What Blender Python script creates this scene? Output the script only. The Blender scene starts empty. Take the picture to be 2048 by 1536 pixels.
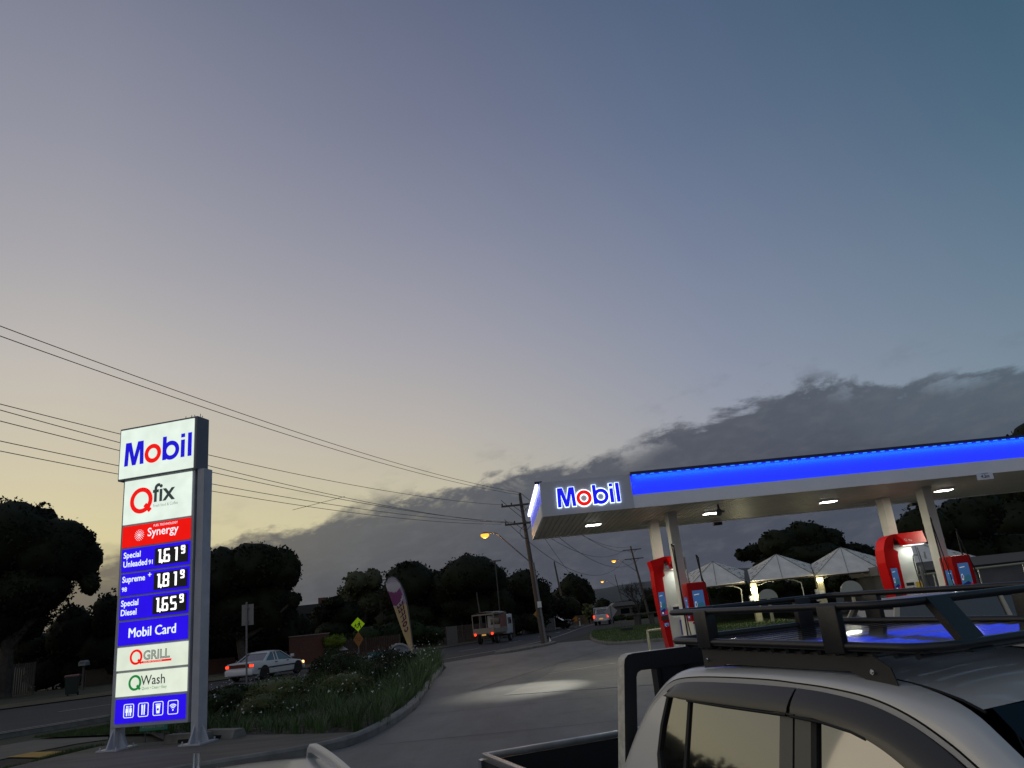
import bpy, bmesh, math, random
import numpy as np
from mathutils import Vector, Matrix, noise as mnoise
PI=math.pi; rad=math.radians
SC=bpy.context.scene; COL=SC.collection
# ------------------------------------------------------------------ camera
FPX=1500.; PITCH=rad(17.3); ROLL=rad(5.9); CAMH=1.65      # focal length in pixels of the 2048 px wide photo
FW=Vector((0,math.cos(PITCH),math.sin(PITCH))); R0=Vector((1,0,0)); U0=Vector((0,-math.sin(PITCH),math.cos(PITCH)))
RT=R0*math.cos(ROLL)-U0*math.sin(ROLL); UP=R0*math.sin(ROLL)+U0*math.cos(ROLL); CAM=Vector((0,0,CAMH))
cd=bpy.data.cameras.new('camera'); cam=bpy.data.objects.new('camera',cd); COL.objects.link(cam)
cd.sensor_width=36; cd.lens=36*FPX/2048; cd.clip_start=0.05; cd.clip_end=6000
M=Matrix((( RT.x,UP.x,-FW.x,0),(RT.y,UP.y,-FW.y,0),(RT.z,UP.z,-FW.z,CAMH),(0,0,0,1))); cam.matrix_world=M
SC.camera=cam
def ray(x,y): return FW*FPX+RT*(x-1024)-UP*(y-768)
def gnd(x,y,z=0):
    d=ray(x,y); return CAM+d*((z-CAMH)/d.z)
def at(x,y,Y):
    d=ray(x,y); return CAM+d*(Y/d.y)
# ------------------------------------------------------------------ world: dusk sky, glow in the west (left), cloud bank low down
W=bpy.data.worlds.new('World'); SC.world=W; W.use_nodes=True
nt=W.node_tree; nt.nodes.clear()
def N(t,**k):
    n=nt.nodes.new(t)
    for a,b in k.items(): setattr(n,a,b)
    return n
def L(a,b): nt.links.new(a,b)
def mth(op,a,b=None,c=None,clamp=False):
    n=N('ShaderNodeMath',operation=op); n.use_clamp=clamp
    for i,v in enumerate((a,b,c)):
        if v is None: continue
        if isinstance(v,(int,float)): n.inputs[i].default_value=v
        else: L(v,n.inputs[i])
    return n.outputs[0]
def mapr(v,a,b,c=0.,d=1.,smooth=True):
    n=N('ShaderNodeMapRange'); n.interpolation_type='SMOOTHSTEP' if smooth else 'LINEAR'
    L(v,n.inputs[0])
    for i,x in enumerate((a,b,c,d)): n.inputs[i+1].default_value=x
    return n.outputs[0]
def lin(c):
    return tuple(((v/255)/12.92 if v/255<=.04045 else ((v/255+.055)/1.055)**2.4) for v in c)
def ramp(v,stops,interp='LINEAR'):
    n=N('ShaderNodeValToRGB'); L(v,n.inputs[0]); cr=n.color_ramp; cr.interpolation=interp
    while len(cr.elements)>1: cr.elements.remove(cr.elements[-1])
    cr.elements[0].position=stops[0][0]; cr.elements[0].color=(*stops[0][1],1)
    for p,c in stops[1:]:
        e=cr.elements.new(p); e.color=(*c,1)
    return n.outputs[0]
def mixc(f,a,b):
    n=N('ShaderNodeMix',data_type='RGBA')
    if isinstance(f,(int,float)): n.inputs[0].default_value=f
    else: L(f,n.inputs[0])
    for i,v in ((6,a),(7,b)):
        if isinstance(v,tuple): n.inputs[i].default_value=(*v,1)
        else: L(v,n.inputs[i])
    return n.outputs[2]
tc=N('ShaderNodeTexCoord'); sx=N('ShaderNodeSeparateXYZ'); L(tc.outputs['Generated'],sx.inputs[0])
az=mth('MULTIPLY',mth('ARCTAN2',sx.outputs[0],sx.outputs[1]),180/PI)        # 0 straight ahead, negative to the left
el=mth('MULTIPLY',mth('ARCSINE',sx.outputs[2]),180/PI)
e90=mth('DIVIDE',el,60.,clamp=True)
def col(*st): return ramp(e90,[(e/60,lin(c)) for e,c in st],'EASE' if 0 else 'LINEAR')
glow=ramp(e90,[(0,(.68,.58,.36)),(.10,(.55,.51,.38)),(.25,(.43,.42,.39)),(.5,(.31,.31,.35)),(1,(.14,.17,.24))])
cA=col((0,(212,197,142)),(8,(218,207,162)),(13,(207,197,173)),(19,(192,186,179)),(26,(168,166,171)),(34,(146,147,161)),(44,(119,124,143)),(60,(96,104,126)))
cB=col((0,(182,173,142)),(8,(199,191,162)),(14,(184,178,171)),(21,(162,161,170)),(29,(138,141,159)),(37,(117,122,145)),(46,(97,106,130)),(60,(80,92,116)))
cC=col((0,(146,151,160)),(10,(156,160,171)),(17,(138,146,165)),(25,(119,130,154)),(34,(98,113,140)),(46,(76,94,122)),(60,(62,81,108)))
cD=col((0,(118,136,148)),(12,(112,134,150)),(19,(96,121,141)),(28,(75,104,126)),(38,(59,89,112)),(60,(46,70,94)))
w1=mapr(az,-32,-6,smooth=False); w2=mapr(az,-6,16,smooth=False); w3=mapr(az,16,40,smooth=False); w0=mapr(az,-75,-32)
sky=mixc(w0,glow,cA); sky=mixc(w1,sky,cB); sky=mixc(w2,sky,cC); sky=mixc(w3,sky,cD)
back=mapr(mth('ABSOLUTE',az),100,165)
sky=mixc(back,sky,(.27,.29,.34))
# clouds
cv=N('ShaderNodeCombineXYZ'); L(mth('MULTIPLY',az,.115),cv.inputs[0]); L(mth('MULTIPLY',mth('SUBTRACT',el,mth('MULTIPLY',az,.10)),.25),cv.inputs[1])
def nz(scale,detail,rough,vec=None,dist=0.):
    n=N('ShaderNodeTexNoise'); L(vec if vec else cv.outputs[0],n.inputs['Vector']); n.inputs['Scale'].default_value=scale
    n.inputs['Detail'].default_value=detail; n.inputs['Roughness'].default_value=rough; n.inputs['Distortion'].default_value=dist; return n.outputs[0]
n1=nz(1.3,8,.62,dist=.3); n2=nz(4.5,7,.6); n3=nz(.7,5,.55)
azr=mapr(az,-60,60,0,1,smooth=False)
def G(v): return (v,v,v)
def AP(a): return (a+60)/120
top=ramp(azr,[(AP(-60),G(0.0833)),(AP(-45),G(0.1)),(AP(-34.8),G(0.1467)),(AP(-29.5),G(0.2167)),(AP(-23.4),G(0.24)),(AP(-18.1),G(0.2633)),(AP(-10.9),G(0.3133)),(AP(-5.6),G(0.3267)),(AP(0.3),G(0.3633)),(AP(8.1),G(0.3767)),(AP(11),G(0.4133)),(AP(15.8),G(0.4633)),(AP(21.6),G(0.48)),(AP(26.4),G(0.4467)),(AP(30.9),G(0.42)),(AP(35.1),G(0.42)),(AP(60),G(0.4333))])
topE=mth('MULTIPLY',top,30.)
edge=mth('ADD',mth('ADD',topE,mth('MULTIPLY',mth('SUBTRACT',n1,.5),6.)),mth('MULTIPLY',mth('SUBTRACT',n2,.5),1.8))
dist_=mth('SUBTRACT',edge,el)                     # degrees below the ragged upper edge
cov=mapr(dist_,-.25,.75)
holes=mth('MULTIPLY',mapr(n1,.52,.66),mapr(dist_,2.8,.7))
cov=mth('MULTIPLY',cov,mth('SUBTRACT',1.,mth('MULTIPLY',holes,.75)))
ccol=ramp(azr,[(AP(-60),(.30,.22,.11)),(AP(-26),lin((112,106,96))),(AP(-14),lin((96,97,99))),(AP(0),lin((82,86,96))),(AP(14),lin((80,84,95))),(AP(34),lin((84,96,108)))])
deep=mapr(dist_,.6,8.)
ccol=mixc(mth('MULTIPLY',deep,.75),ccol,lin((63,68,82)))
ccol2=mixc(mapr(n2,.40,.78,0,.20),ccol,lin((120,122,128)))
w=N('ShaderNodeMath',operation='SINE')
thin=mth('MULTIPLY',mapr(nz(2.2,6,.6),.52,.70),mapr(mth('SUBTRACT',mth('ADD',topE,1.5),el),-2.2,.5))
sky=mixc(mth('MULTIPLY',thin,.14),sky,ccol)
sky=mixc(mth('MULTIPLY',cov,mapr(back,0,1,.96,.3)),sky,ccol2)
below=mapr(el,-.5,-3.)
sky=mixc(below,sky,(.02,.02,.02))
bg=N('ShaderNodeBackground'); L(sky,bg.inputs[0]); bg.inputs[1].default_value=1.0
out=N('ShaderNodeOutputWorld'); L(bg.outputs[0],out.inputs[0])
# very weak last light of the sun, just under the western glow
sd=bpy.data.lights.new('sun','SUN'); sd.energy=.12; sd.angle=rad(25); sd.color=(1,.82,.6)
sun=bpy.data.objects.new('sun',sd); COL.objects.link(sun)
sun.rotation_euler=Vector((-math.sin(rad(-75)),-math.cos(rad(-75)),-.12)).to_track_quat('-Z','Y').to_euler()
SC.view_settings.view_transform='Standard'; SC.view_settings.look='None'; SC.view_settings.exposure=0; SC.view_settings.gamma=1
SC.cycles.max_bounces=6
# ------------------------------------------------------------------ materials
MC={}
def mat(name,c,rough=.6,metal=0.,var=0.,vs=3.,bump=0.,bs=30.,coat=0.,spec=.5,c2=None,stretch=None,thr=None,c2r=None):
    if name in MC: return MC[name]
    m=bpy.data.materials.new(name); m.use_nodes=True; t=m.node_tree; b=t.nodes['Principled BSDF']
    b.inputs['Base Color'].default_value=(*c,1); b.inputs['Roughness'].default_value=rough; b.inputs['Metallic'].default_value=metal
    b.inputs['Coat Weight'].default_value=coat; b.inputs['Coat Roughness'].default_value=.06; b.inputs['Specular IOR Level'].default_value=spec
    if var or bump or c2:
        tcn=t.nodes.new('ShaderNodeTexCoord'); mp=t.nodes.new('ShaderNodeMapping'); t.links.new(tcn.outputs['Object'],mp.inputs[0])
        if stretch: mp.inputs['Scale'].default_value=stretch
        if var or c2:
            n=t.nodes.new('ShaderNodeTexNoise'); t.links.new(mp.outputs[0],n.inputs['Vector']); n.inputs['Scale'].default_value=vs; n.inputs['Detail'].default_value=8; n.inputs['Roughness'].default_value=.65
            cr=t.nodes.new('ShaderNodeValToRGB'); t.links.new(n.outputs[0],cr.inputs[0])
            lo,hi=thr if thr else (.3,.7)
            cr.color_ramp.elements[0].position=lo; cr.color_ramp.elements[1].position=hi
            a=tuple(v*(1-var) for v in c); bb=c2 if c2 else tuple(min(1,v*(1+var)) for v in c)
            cr.color_ramp.elements[0].color=(*a,1); cr.color_ramp.elements[1].color=(*bb,1)
            t.links.new(cr.outputs[0],b.inputs['Base Color'])
        if bump:
            n=t.nodes.new('ShaderNodeTexNoise'); t.links.new(mp.outputs[0],n.inputs['Vector']); n.inputs['Scale'].default_value=bs; n.inputs['Detail'].default_value=6
            bp=t.nodes.new('ShaderNodeBump'); bp.inputs['Strength'].default_value=bump; bp.inputs['Distance'].default_value=.02
            t.links.new(n.outputs[0],bp.inputs['Height']); t.links.new(bp.outputs[0],b.inputs['Normal'])
    MC[name]=m; return m
def emi(name,c,s=1.,var=0.,vs=2.):
    if name in MC: return MC[name]
    m=bpy.data.materials.new(name); m.use_nodes=True; t=m.node_tree; b=t.nodes['Principled BSDF']
    b.inputs['Base Color'].default_value=(*[v*.12 for v in c],1); b.inputs['Roughness'].default_value=.5; b.inputs['Specular IOR Level'].default_value=.15
    b.inputs['Emission Color'].default_value=(*c,1); b.inputs['Emission Strength'].default_value=s
    if var:
        tcn=t.nodes.new('ShaderNodeTexCoord'); n=t.nodes.new('ShaderNodeTexNoise'); t.links.new(tcn.outputs['Object'],n.inputs['Vector']); n.inputs['Scale'].default_value=vs
        cr=t.nodes.new('ShaderNodeMapRange'); t.links.new(n.outputs[0],cr.inputs[0]); cr.inputs[1].default_value=.3; cr.inputs[2].default_value=.7; cr.inputs[3].default_value=s*(1-var); cr.inputs[4].default_value=s*(1+var)
        t.links.new(cr.outputs[0],b.inputs['Emission Strength'])
    MC[name]=m; return m
def brick(name,c1,c2,mortar,scale=4.):
    if name in MC: return MC[name]
    m=bpy.data.materials.new(name); m.use_nodes=True; t=m.node_tree; b=t.nodes['Principled BSDF']
    tcn=t.nodes.new('ShaderNodeTexCoord'); mp=t.nodes.new('ShaderNodeMapping'); mp.inputs['Rotation'].default_value=(rad(90),0,0)
    t.links.new(tcn.outputs['Object'],mp.inputs[0]); n=t.nodes.new('ShaderNodeTexBrick'); t.links.new(mp.outputs[0],n.inputs['Vector'])
    n.inputs['Scale'].default_value=scale; n.inputs['Color1'].default_value=(*c1,1); n.inputs['Color2'].default_value=(*c2,1); n.inputs['Mortar'].default_value=(*mortar,1)
    t.links.new(n.outputs[0],b.inputs['Base Color']); b.inputs['Roughness'].default_value=.9; MC[name]=m; return m
asphalt=mat('asphalt',(.026,.026,.029),.85,var=.3,vs=.6,bump=.3,bs=60)
concrete=mat('concrete',(.112,.112,.108),.62,var=.38,vs=.8,bump=.2,bs=40,stretch=(1,.30,1))
def stain(m,c,lo,hi,scale):
    t=m.node_tree; b=t.nodes['Principled BSDF']; lk=b.inputs['Base Color'].links[0]; src=lk.from_socket
    tcn=t.nodes.new('ShaderNodeTexCoord'); n=t.nodes.new('ShaderNodeTexNoise'); t.links.new(tcn.outputs['Object'],n.inputs['Vector']); n.inputs['Scale'].default_value=scale; n.inputs['Detail'].default_value=7; n.inputs['Roughness'].default_value=.7
    mr=t.nodes.new('ShaderNodeMapRange'); t.links.new(n.outputs[0],mr.inputs[0]); mr.inputs[1].default_value=lo; mr.inputs[2].default_value=hi
    mx=t.nodes.new('ShaderNodeMix'); mx.data_type='RGBA'; t.links.new(mr.outputs[0],mx.inputs[0]); t.links.new(src,mx.inputs[6]); mx.inputs[7].default_value=(*c,1); t.links.new(mx.outputs[2],b.inputs['Base Color'])
stain(concrete,(.055,.053,.05),.56,.78,.55)
slabm=mat('slab_concrete',(.145,.142,.128),.6,var=.2,vs=.8,stretch=(.5,2,1))
stain(slabm,(.07,.068,.06),.54,.76,.9)
kerbm=mat('kerb_concrete',(.17,.165,.15),.8,var=.35,vs=3,bump=.3,bs=30)
pathm=mat('path_concrete',(.12,.108,.085),.85,var=.2,vs=1.5,bump=.2,bs=40)
soilm=mat('soil',(.03,.025,.018),.95,var=.4,vs=8,bump=.8,bs=20)
grassm=mat('grass_mat',(.035,.055,.015),.9,var=.4,vs=2,bump=.6,bs=40)
verge=mat('verge_mat',(.032,.032,.016),.95,var=.45,vs=.8,bump=.6,bs=20)
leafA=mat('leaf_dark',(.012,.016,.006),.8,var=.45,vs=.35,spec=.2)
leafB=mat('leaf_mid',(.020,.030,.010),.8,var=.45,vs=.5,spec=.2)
leafL=mat('leaf_lime',(.10,.14,.015),.8,var=.3,vs=2,spec=.2)
leafG=mat('leaf_strap',(.052,.098,.022),.6,var=.55,vs=1.1)
leafY=mat('leaf_shrub',(.07,.085,.022),.75,var=.4,vs=2)
bark=mat('bark',(.06,.05,.04),.95,var=.4,vs=4)
petal=mat('petal',(.75,.76,.78),.6)
steelg=mat('grey_paint_steel',(.44,.45,.49),.42,metal=.0,var=.12,vs=3)
darkg=mat('dark_grey_metal',(.085,.088,.10),.5)
blackp=mat('black_powdercoat',(.010,.011,.013),.36,var=.2,vs=6,bump=.08,bs=200)
blackpl=mat('black_plastic',(.015,.015,.015),.55)
rubber=mat('rubber',(.012,.012,.012),.85)
white=mat('white_paint',(.72,.73,.72),.45,var=.06,vs=2)
chrome=mat('chrome',(.75,.76,.78),.14,metal=1.)
alu=mat('aluminium',(.45,.45,.44),.35,metal=1.,var=.2,vs=5)
wood=mat('pole_wood',(.085,.075,.068),.9,var=.35,vs=5,stretch=(1,1,.1))
glassd=mat('dark_glass',(.006,.008,.01),.04,spec=1.,coat=1.)
P_WHITE=emi('panel_white_lit',(.79,.90,.80),.98,.07,3.); P_CREAM=emi('panel_cream_lit',(.80,.87,.72),.92,.07,3.)
P_BLUE=emi('panel_blue_lit',(.022,.004,.84),.95,.06,3.); P_RED=emi('panel_red_lit',(.86,.006,.003),.98,.05,3.)
T_WHITE=emi('text_white_lit',(.85,.93,1.),1.05); T_BLUE=emi('text_blue_lit',(.012,.008,.66),.95); T_RED=emi('text_red_lit',(.86,.008,.006),1.)
T_GREEN=emi('text_green_lit',(.01,.24,.05),.9); T_DARK=emi('text_dark_lit',(.035,.05,.05),.9); T_GREY=emi('text_grey_lit',(.28,.30,.27),.9)
LED=emi('led_digits',(1,1,1),1.6); LEDBG=mat('led_black',(.012,.011,.013),.4)
# ------------------------------------------------------------------ mesh helpers
class MB:
    def __init__(s): s.v=[]; s.f=[]; s.mi=[]; s.m=0
    def add(s,vs,fs):
        o=len(s.v); s.v+= [tuple(v) for v in vs]; s.f+=[tuple(i+o for i in f) for f in fs]; s.mi+=[s.m]*len(fs); return s
    def box(s,c,d,rz=0.,top=1.,R=None):
        x,y,z=d[0]/2,d[1]/2,d[2]/2; vs=[]
        for k in (-1,1):
            q=top if k>0 else 1
            for a,b in ((-1,-1),(1,-1),(1,1),(-1,1)): vs.append(Vector((a*x*q,b*y*q,k*z)))
        if R is None: R=Matrix.Rotation(rz,3,'Z')
        c=Vector(c); vs=[R@v+c for v in vs]
        return s.add(vs,[(0,3,2,1),(4,5,6,7),(0,1,5,4),(1,2,6,5),(2,3,7,6),(3,0,4,7)])
    def b2(s,lo,hi): return s.box([(a+b)/2 for a,b in zip(lo,hi)],[abs(b-a) for a,b in zip(lo,hi)])
    def bbox(s,lo,hi,bev=.02):         # box with chamfered vertical and horizontal edges
        bm=bmesh.new(); bmesh.ops.create_cube(bm,size=1)
        for v in bm.verts:
            for i in range(3): v.co[i]=(lo[i]+hi[i])/2+v.co[i]*(hi[i]-lo[i])
        bmesh.ops.bevel(bm,geom=bm.edges[:],offset=bev,segments=2,affect='EDGES',profile=.6)
        return s.bm(bm)
    def bm(s,bm,Mx=None):
        bm.verts.index_update()
        vs=[(Mx@v.co if Mx else v.co.copy()) for v in bm.verts]; fs=[tuple(v.index for v in f.verts) for f in bm.faces]; bm.free(); return s.add(vs,fs)
    def tube(s,pts,r,n=8,cap=True,closed=False):
        pts=[Vector(p) for p in pts]; k=len(pts); rs=r if isinstance(r,(list,tuple)) else [r]*k; vs=[];fs=[]
        pu=None
        for i,p in enumerate(pts):
            a=pts[i-1] if (i>0 or closed) else p; b=pts[(i+1)%k] if (i<k-1 or closed) else p
            t=(b-a).normalized()
            if pu is None: pu=t.orthogonal().normalized()
            pu=(pu-t*pu.dot(t)); pu=pu.normalized() if pu.length>1e-6 else t.orthogonal().normalized()
            w=t.cross(pu)
            for j in range(n):
                an=2*PI*j/n; vs.append(p+(pu*math.cos(an)+w*math.sin(an))*rs[i])
        for i in range(k-1 if not closed else k):
            for j in range(n):
                a=i*n+j;b=i*n+(j+1)%n;c=((i+1)%k)*n+(j+1)%n;d=((i+1)%k)*n+j; fs.append((a,b,c,d))
        if cap and not closed: fs.append(tuple(range(n-1,-1,-1))); fs.append(tuple(range((k-1)*n,k*n)))
        return s.add(vs,fs)
    def prism(s,poly,w0,w1,fr=None):
        """poly: 2D points; frame fr(a,b,w)->xyz ; default a=x b=z w=y"""
        if fr is None: fr=lambda a,b,w:(a,w,b)
        n=len(poly); vs=[fr(a,b,w0) for a,b in poly]+[fr(a,b,w1) for a,b in poly]
        fs=[tuple(range(n)),tuple(range(2*n-1,n-1,-1))]+[(i,i+n,(i+1)%n+n,(i+1)%n) for i in range(n)]
        return s.add(vs,fs)
    def ring(s,cx,cz,ro,ri,w0,w1,fr=None,n=40,a0=0.,a1=2*PI,sx=1.):
        if fr is None: fr=lambda a,b,w:(a,w,b)
        full=abs(a1-a0-2*PI)<1e-6; k=n if full else n+1; vs=[]
        for i in range(k):
            a=a0+(a1-a0)*i/n; c,q=math.cos(a)*sx,math.sin(a)
            vs+=[fr(cx+ro*c,cz+ro*q,w0),fr(cx+ri*c,cz+ri*q,w0),fr(cx+ro*c,cz+ro*q,w1),fr(cx+ri*c,cz+ri*q,w1)]
        fs=[]
        for i in range(n):
            a=4*i;b=4*((i+1)%k); fs+=[(a,b,b+1,a+1),(a+2,a+3,b+3,b+2),(a,a+2,b+2,b),(a+1,b+1,b+3,a+3)]
        if not full: fs+=[(0,1,3,2),(4*n,4*n+2,4*n+3,4*n+1)]
        return s.add(vs,fs)
    def lathe(s,c,prof,n=20):
        vs=[];fs=[];k=len(prof)
        for r,z in prof:
            for j in range(n): vs.append((c[0]+r*math.cos(2*PI*j/n),c[1]+r*math.sin(2*PI*j/n),c[2]+z))
        for i in range(k-1):
            for j in range(n): fs.append((i*n+j,i*n+(j+1)%n,(i+1)*n+(j+1)%n,(i+1)*n+j))
        fs.append(tuple(range(n-1,-1,-1))); fs.append(tuple(range((k-1)*n,k*n))); return s.add(vs,fs)
    def grid(s,fn,nu,nv):
        vs=[fn(i/nu,j/nv) for j in range(nv+1) for i in range(nu+1)]
        fs=[(j*(nu+1)+i,j*(nu+1)+i+1,(j+1)*(nu+1)+i+1,(j+1)*(nu+1)+i) for j in range(nv) for i in range(nu)]; return s.add(vs,fs)
    def obj(s,name,mats,parent=None,smooth=False,fix=True):
        me=bpy.data.meshes.new(name); me.from_pydata(s.v,[],s.f)
        for m in (mats if isinstance(mats,(list,tuple)) else [mats]): me.materials.append(m)
        me.polygons.foreach_set('material_index',s.mi)
        if fix:
            bm=bmesh.new(); bm.from_mesh(me); bmesh.ops.recalc_face_normals(bm,faces=bm.faces[:]); bm.to_mesh(me); bm.free()
        if smooth:
            try: me.shade_smooth(); me.set_sharp_from_angle(angle=rad(38))
            except Exception: me.polygons.foreach_set('use_smooth',[True]*len(me.polygons))
        me.update(); o=bpy.data.objects.new(name,me); COL.objects.link(o)
        if parent: o.parent=parent
        return o
def thing(name,label,cat,loc=(0,0,0),rz=0.,group=None):
    o=bpy.data.objects.new(name,None); COL.objects.link(o); o.location=loc; o.rotation_euler=(0,0,rz); o.empty_display_size=.3
    o['label']=label; o['category']=cat
    if group: o['group']=group
    return o
def tag(o,label,cat,group=None):
    o['label']=label; o['category']=cat
    if group: o['group']=group
    return o
def struct(o,kind='structure'): o['kind']=kind; return o
def kids(o): return list(o.children)
def dup(root,loc,rz,label,sc=None):
    r=root.copy(); COL.objects.link(r); r.location=loc; r.rotation_euler=(0,0,rz); r['label']=label
    if sc: r.scale=sc
    def rec(a,b):
        for ch in a.children:
            c=ch.copy(); COL.objects.link(c); c.parent=b; rec(ch,c)
    rec(root,r); return r
def text(mb,s,x,z,size,y0,fr=None,bold=0.,align='LEFT',xs=1.,depth=.006,rot=0.,mirror=False):
    """lettering as real geometry; x,z = baseline position on a face, y0 = front plane"""
    if fr is None: fr=lambda a,b,w:(a,w,b)
    if 'M' in s and bold:
        text(mb,s,x-bold,z,size,y0,fr,0,align,xs,depth,rot,mirror); text(mb,s,x+bold,z+bold*.6,size,y0-.0007,fr,0,align,xs,depth,rot,mirror); return mb
    cu=bpy.data.curves.new('t','FONT'); cu.body=s; cu.size=size; cu.align_x=align; cu.offset=bold; cu.resolution_u=3
    o=bpy.data.objects.new('t',cu); COL.objects.link(o); bpy.context.view_layer.update()
    me=bpy.data.meshes.new_from_object(o.evaluated_get(bpy.context.evaluated_depsgraph_get()))
    bpy.data.objects.remove(o); bpy.data.curves.remove(cu)
    bm=bmesh.new(); bm.from_mesh(me); bpy.data.meshes.remove(me)
    bmesh.ops.remove_doubles(bm,verts=bm.verts,dist=1e-5)
    bm.verts.index_update(); c,q=math.cos(rot),math.sin(rot); vs=[]
    for v in bm.verts:
        a,b=v.co.x*xs*(-1 if mirror else 1),v.co.y; vs.append(fr(x+a*c-b*q,z+a*q+b*c,y0-depth))
    mb.add(vs,[tuple(v.index for v in f.verts) for f in bm.faces]); bm.free(); return mb
# ------------------------------------------------------------------ foliage
def leaves(name,blobs,size,density,m,parent,seed,aspect=.6,core=.8,squash=1.,sub=12,subr=.36):
    """crown of many leaf-clump faces spread over lumpy blobs (x,y,z,rx,ry,rz) plus a rough inner mass"""
    rng=np.random.default_rng(seed); V=[];F=[];n0=0; cen=[];rr=[]
    for (x,y,z,a,b,c) in blobs:
        d=rng.normal(size=(sub,3)); d/=np.linalg.norm(d,axis=1)[:,None]
        d=np.vstack([d,[[0,0,0]]])
        for k,q in enumerate(d):
            if k<sub:
                cen.append((x+q[0]*a*.72,y+q[1]*b*.72,z+q[2]*c*.72)); rr.append((a*subr*rng.uniform(.7,1.25),b*subr*rng.uniform(.7,1.25),c*subr*rng.uniform(.6,1.1)))
            else: cen.append((x,y,z)); rr.append((a*.86,b*.86,c*.86))
    P=[]
    for c,r in zip(cen,rr):
        area=4*PI*((r[0]*r[1])**1.6+(r[0]*r[2])**1.6+(r[1]*r[2])**1.6)**(1/1.6)/3**(1/1.6)
        k=int(max(12,density*area/(size*size)))
        d=rng.normal(size=(k,3)); d/=np.linalg.norm(d,axis=1)[:,None]
        rad_=rng.uniform(.72,1.0,size=(k,1))+np.minimum(.12,rng.exponential(.045,size=(k,1))); P.append(np.array(c)+d*rad_*np.array(r))
    P=np.vstack(P); k=len(P)
    t=rng.normal(size=(k,3)); t/=np.linalg.norm(t,axis=1)[:,None]
    u=np.cross(t,rng.normal(size=(k,3))); u/=np.linalg.norm(u,axis=1)[:,None]
    sz=size*rng.uniform(.6,1.3,size=(k,1)); t=t*sz*.5; u=u*sz*.5*aspect
    Q=np.empty((k,4,3)); Q[:,0]=P-t; Q[:,1]=P+u; Q[:,2]=P+t; Q[:,3]=P-u
    V=Q.reshape(-1,3); nv=len(V); loops=np.arange(nv)
    # rough inner mass
    bm=bmesh.new()
    if core:
        for i,(x,y,z,a,b,c) in enumerate(blobs):
            r=bmesh.ops.create_icosphere(bm,subdivisions=3,radius=1)
            for v in r['verts']:
                nn=1+.28*mnoise.noise(v.co*2.3+Vector((seed,i,0)))
                v.co=Vector((x+v.co.x*a*core*nn,y+v.co.y*b*core*nn,z+v.co.z*c*core*nn))
    bm.verts.index_update(); cv_=np.array([tuple(v.co) for v in bm.verts]).reshape(-1,3); cf=np.array([[v.index+nv for v in f.verts] for f in bm.faces],dtype=np.int64).reshape(-1); bm.free()
    me=bpy.data.meshes.new(name); A=np.vstack([V,cv_]) if len(cv_) else V
    me.vertices.add(len(A)); me.vertices.foreach_set('co',A.astype(np.float32).ravel())
    li=np.concatenate([loops,cf]); me.loops.add(len(li)); me.loops.foreach_set('vertex_index',li.astype(np.int32))
    nq=nv//4; ntq=len(cf)//3; me.polygons.add(nq+ntq)
    ls=np.concatenate([np.arange(nq)*4,nv+np.arange(ntq)*3]); me.polygons.foreach_set('loop_start',ls.astype(np.int32))
    me.update(calc_edges=True); me.validate(); me.materials.append(m); o=bpy.data.objects.new(name,me); COL.objects.link(o)
    if parent: o.parent=parent
    return o
# ------------------------------------------------------------------ the ground and everything laid on it
def sst(a,b,x):
    t=max(0,min(1,(x-a)/(b-a))); return t*t*(3-2*t)
def zg(x,y): return -.52*(1-sst(5.5,11.,y))
def sheet(name,poly,z,m,kind='structure',cuts=True):
    bm=bmesh.new(); vs=[bm.verts.new((p[0],p[1],0)) for p in poly]; bm.faces.new(vs)
    bmesh.ops.triangulate(bm,faces=bm.faces[:])
    if cuts:
        for k in range(23):
            y=4.+.35*k
            bmesh.ops.bisect_plane(bm,geom=bm.verts[:]+bm.edges[:]+bm.faces[:],plane_co=(0,y,0),plane_no=(0,1,0))
    for v in bm.verts: v.co.z=zg(v.co.x,v.co.y)+z
    for f in bm.faces:
        if f.normal.z<0: f.normal_flip()
    bmesh.ops.recalc_face_normals(bm,faces=bm.faces[:])
    me=bpy.data.meshes.new(name); bm.to_mesh(me); bm.free(); me.materials.append(m); o=bpy.data.objects.new(name,me); COL.objects.link(o)
    if sum(p.normal.z for p in me.polygons)<0: me.flip_normals()
    if kind: o['kind']=kind
    return o
def G2(x,y,z=0): p=gnd(x,y,z); return (p.x,p.y)
R=2600.
sheet('ground',[(-R,-R),(R,-R),(R,R),(-R,R)],0,verge)
def offs(pts,d):
    out_=[]
    for i,p in enumerate(pts):
        a=Vector(pts[max(0,i-1)][:2]);b=Vector(pts[min(len(pts)-1,i+1)][:2]);t=(b-a).normalized(); out_.append((p[0]-t.y*d,p[1]+t.x*d))
    return out_
def smooth(pts,n=3):
    for _ in range(n):
        q=[pts[0]]
        for a,b in zip(pts,pts[1:]):
            q.append((a[0]*.75+b[0]*.25,a[1]*.75+b[1]*.25)); q.append((a[0]*.25+b[0]*.75,a[1]*.25+b[1]*.75))
        q.append(pts[-1]); pts=q
    return pts
near=smooth([(-44,-30),(-25,5),(-14.1,20.8),(-8.6,29.5),(-2.6,40.6),(1.2,48.0),(3.7,60),(7.0,86),(13,120),(27,160),(60,220)],2)
far=smooth([(-70,-20),(-44,15),(-27,33),(-17.6,42),(-10.5,54),(-5.2,66),(1.2,92),(6,125),(20,166),(52,228)],2)
sheet('road',near+far[::-1],.012,asphalt)
cl=[((a[0]+b[0])/2,(a[1]+b[1])/2) for a,b in zip(near,far)]
m_=MB()
lm=mat('road_paint',(.42,.42,.40),.7,var=.35,vs=6)
acc=0
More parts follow.
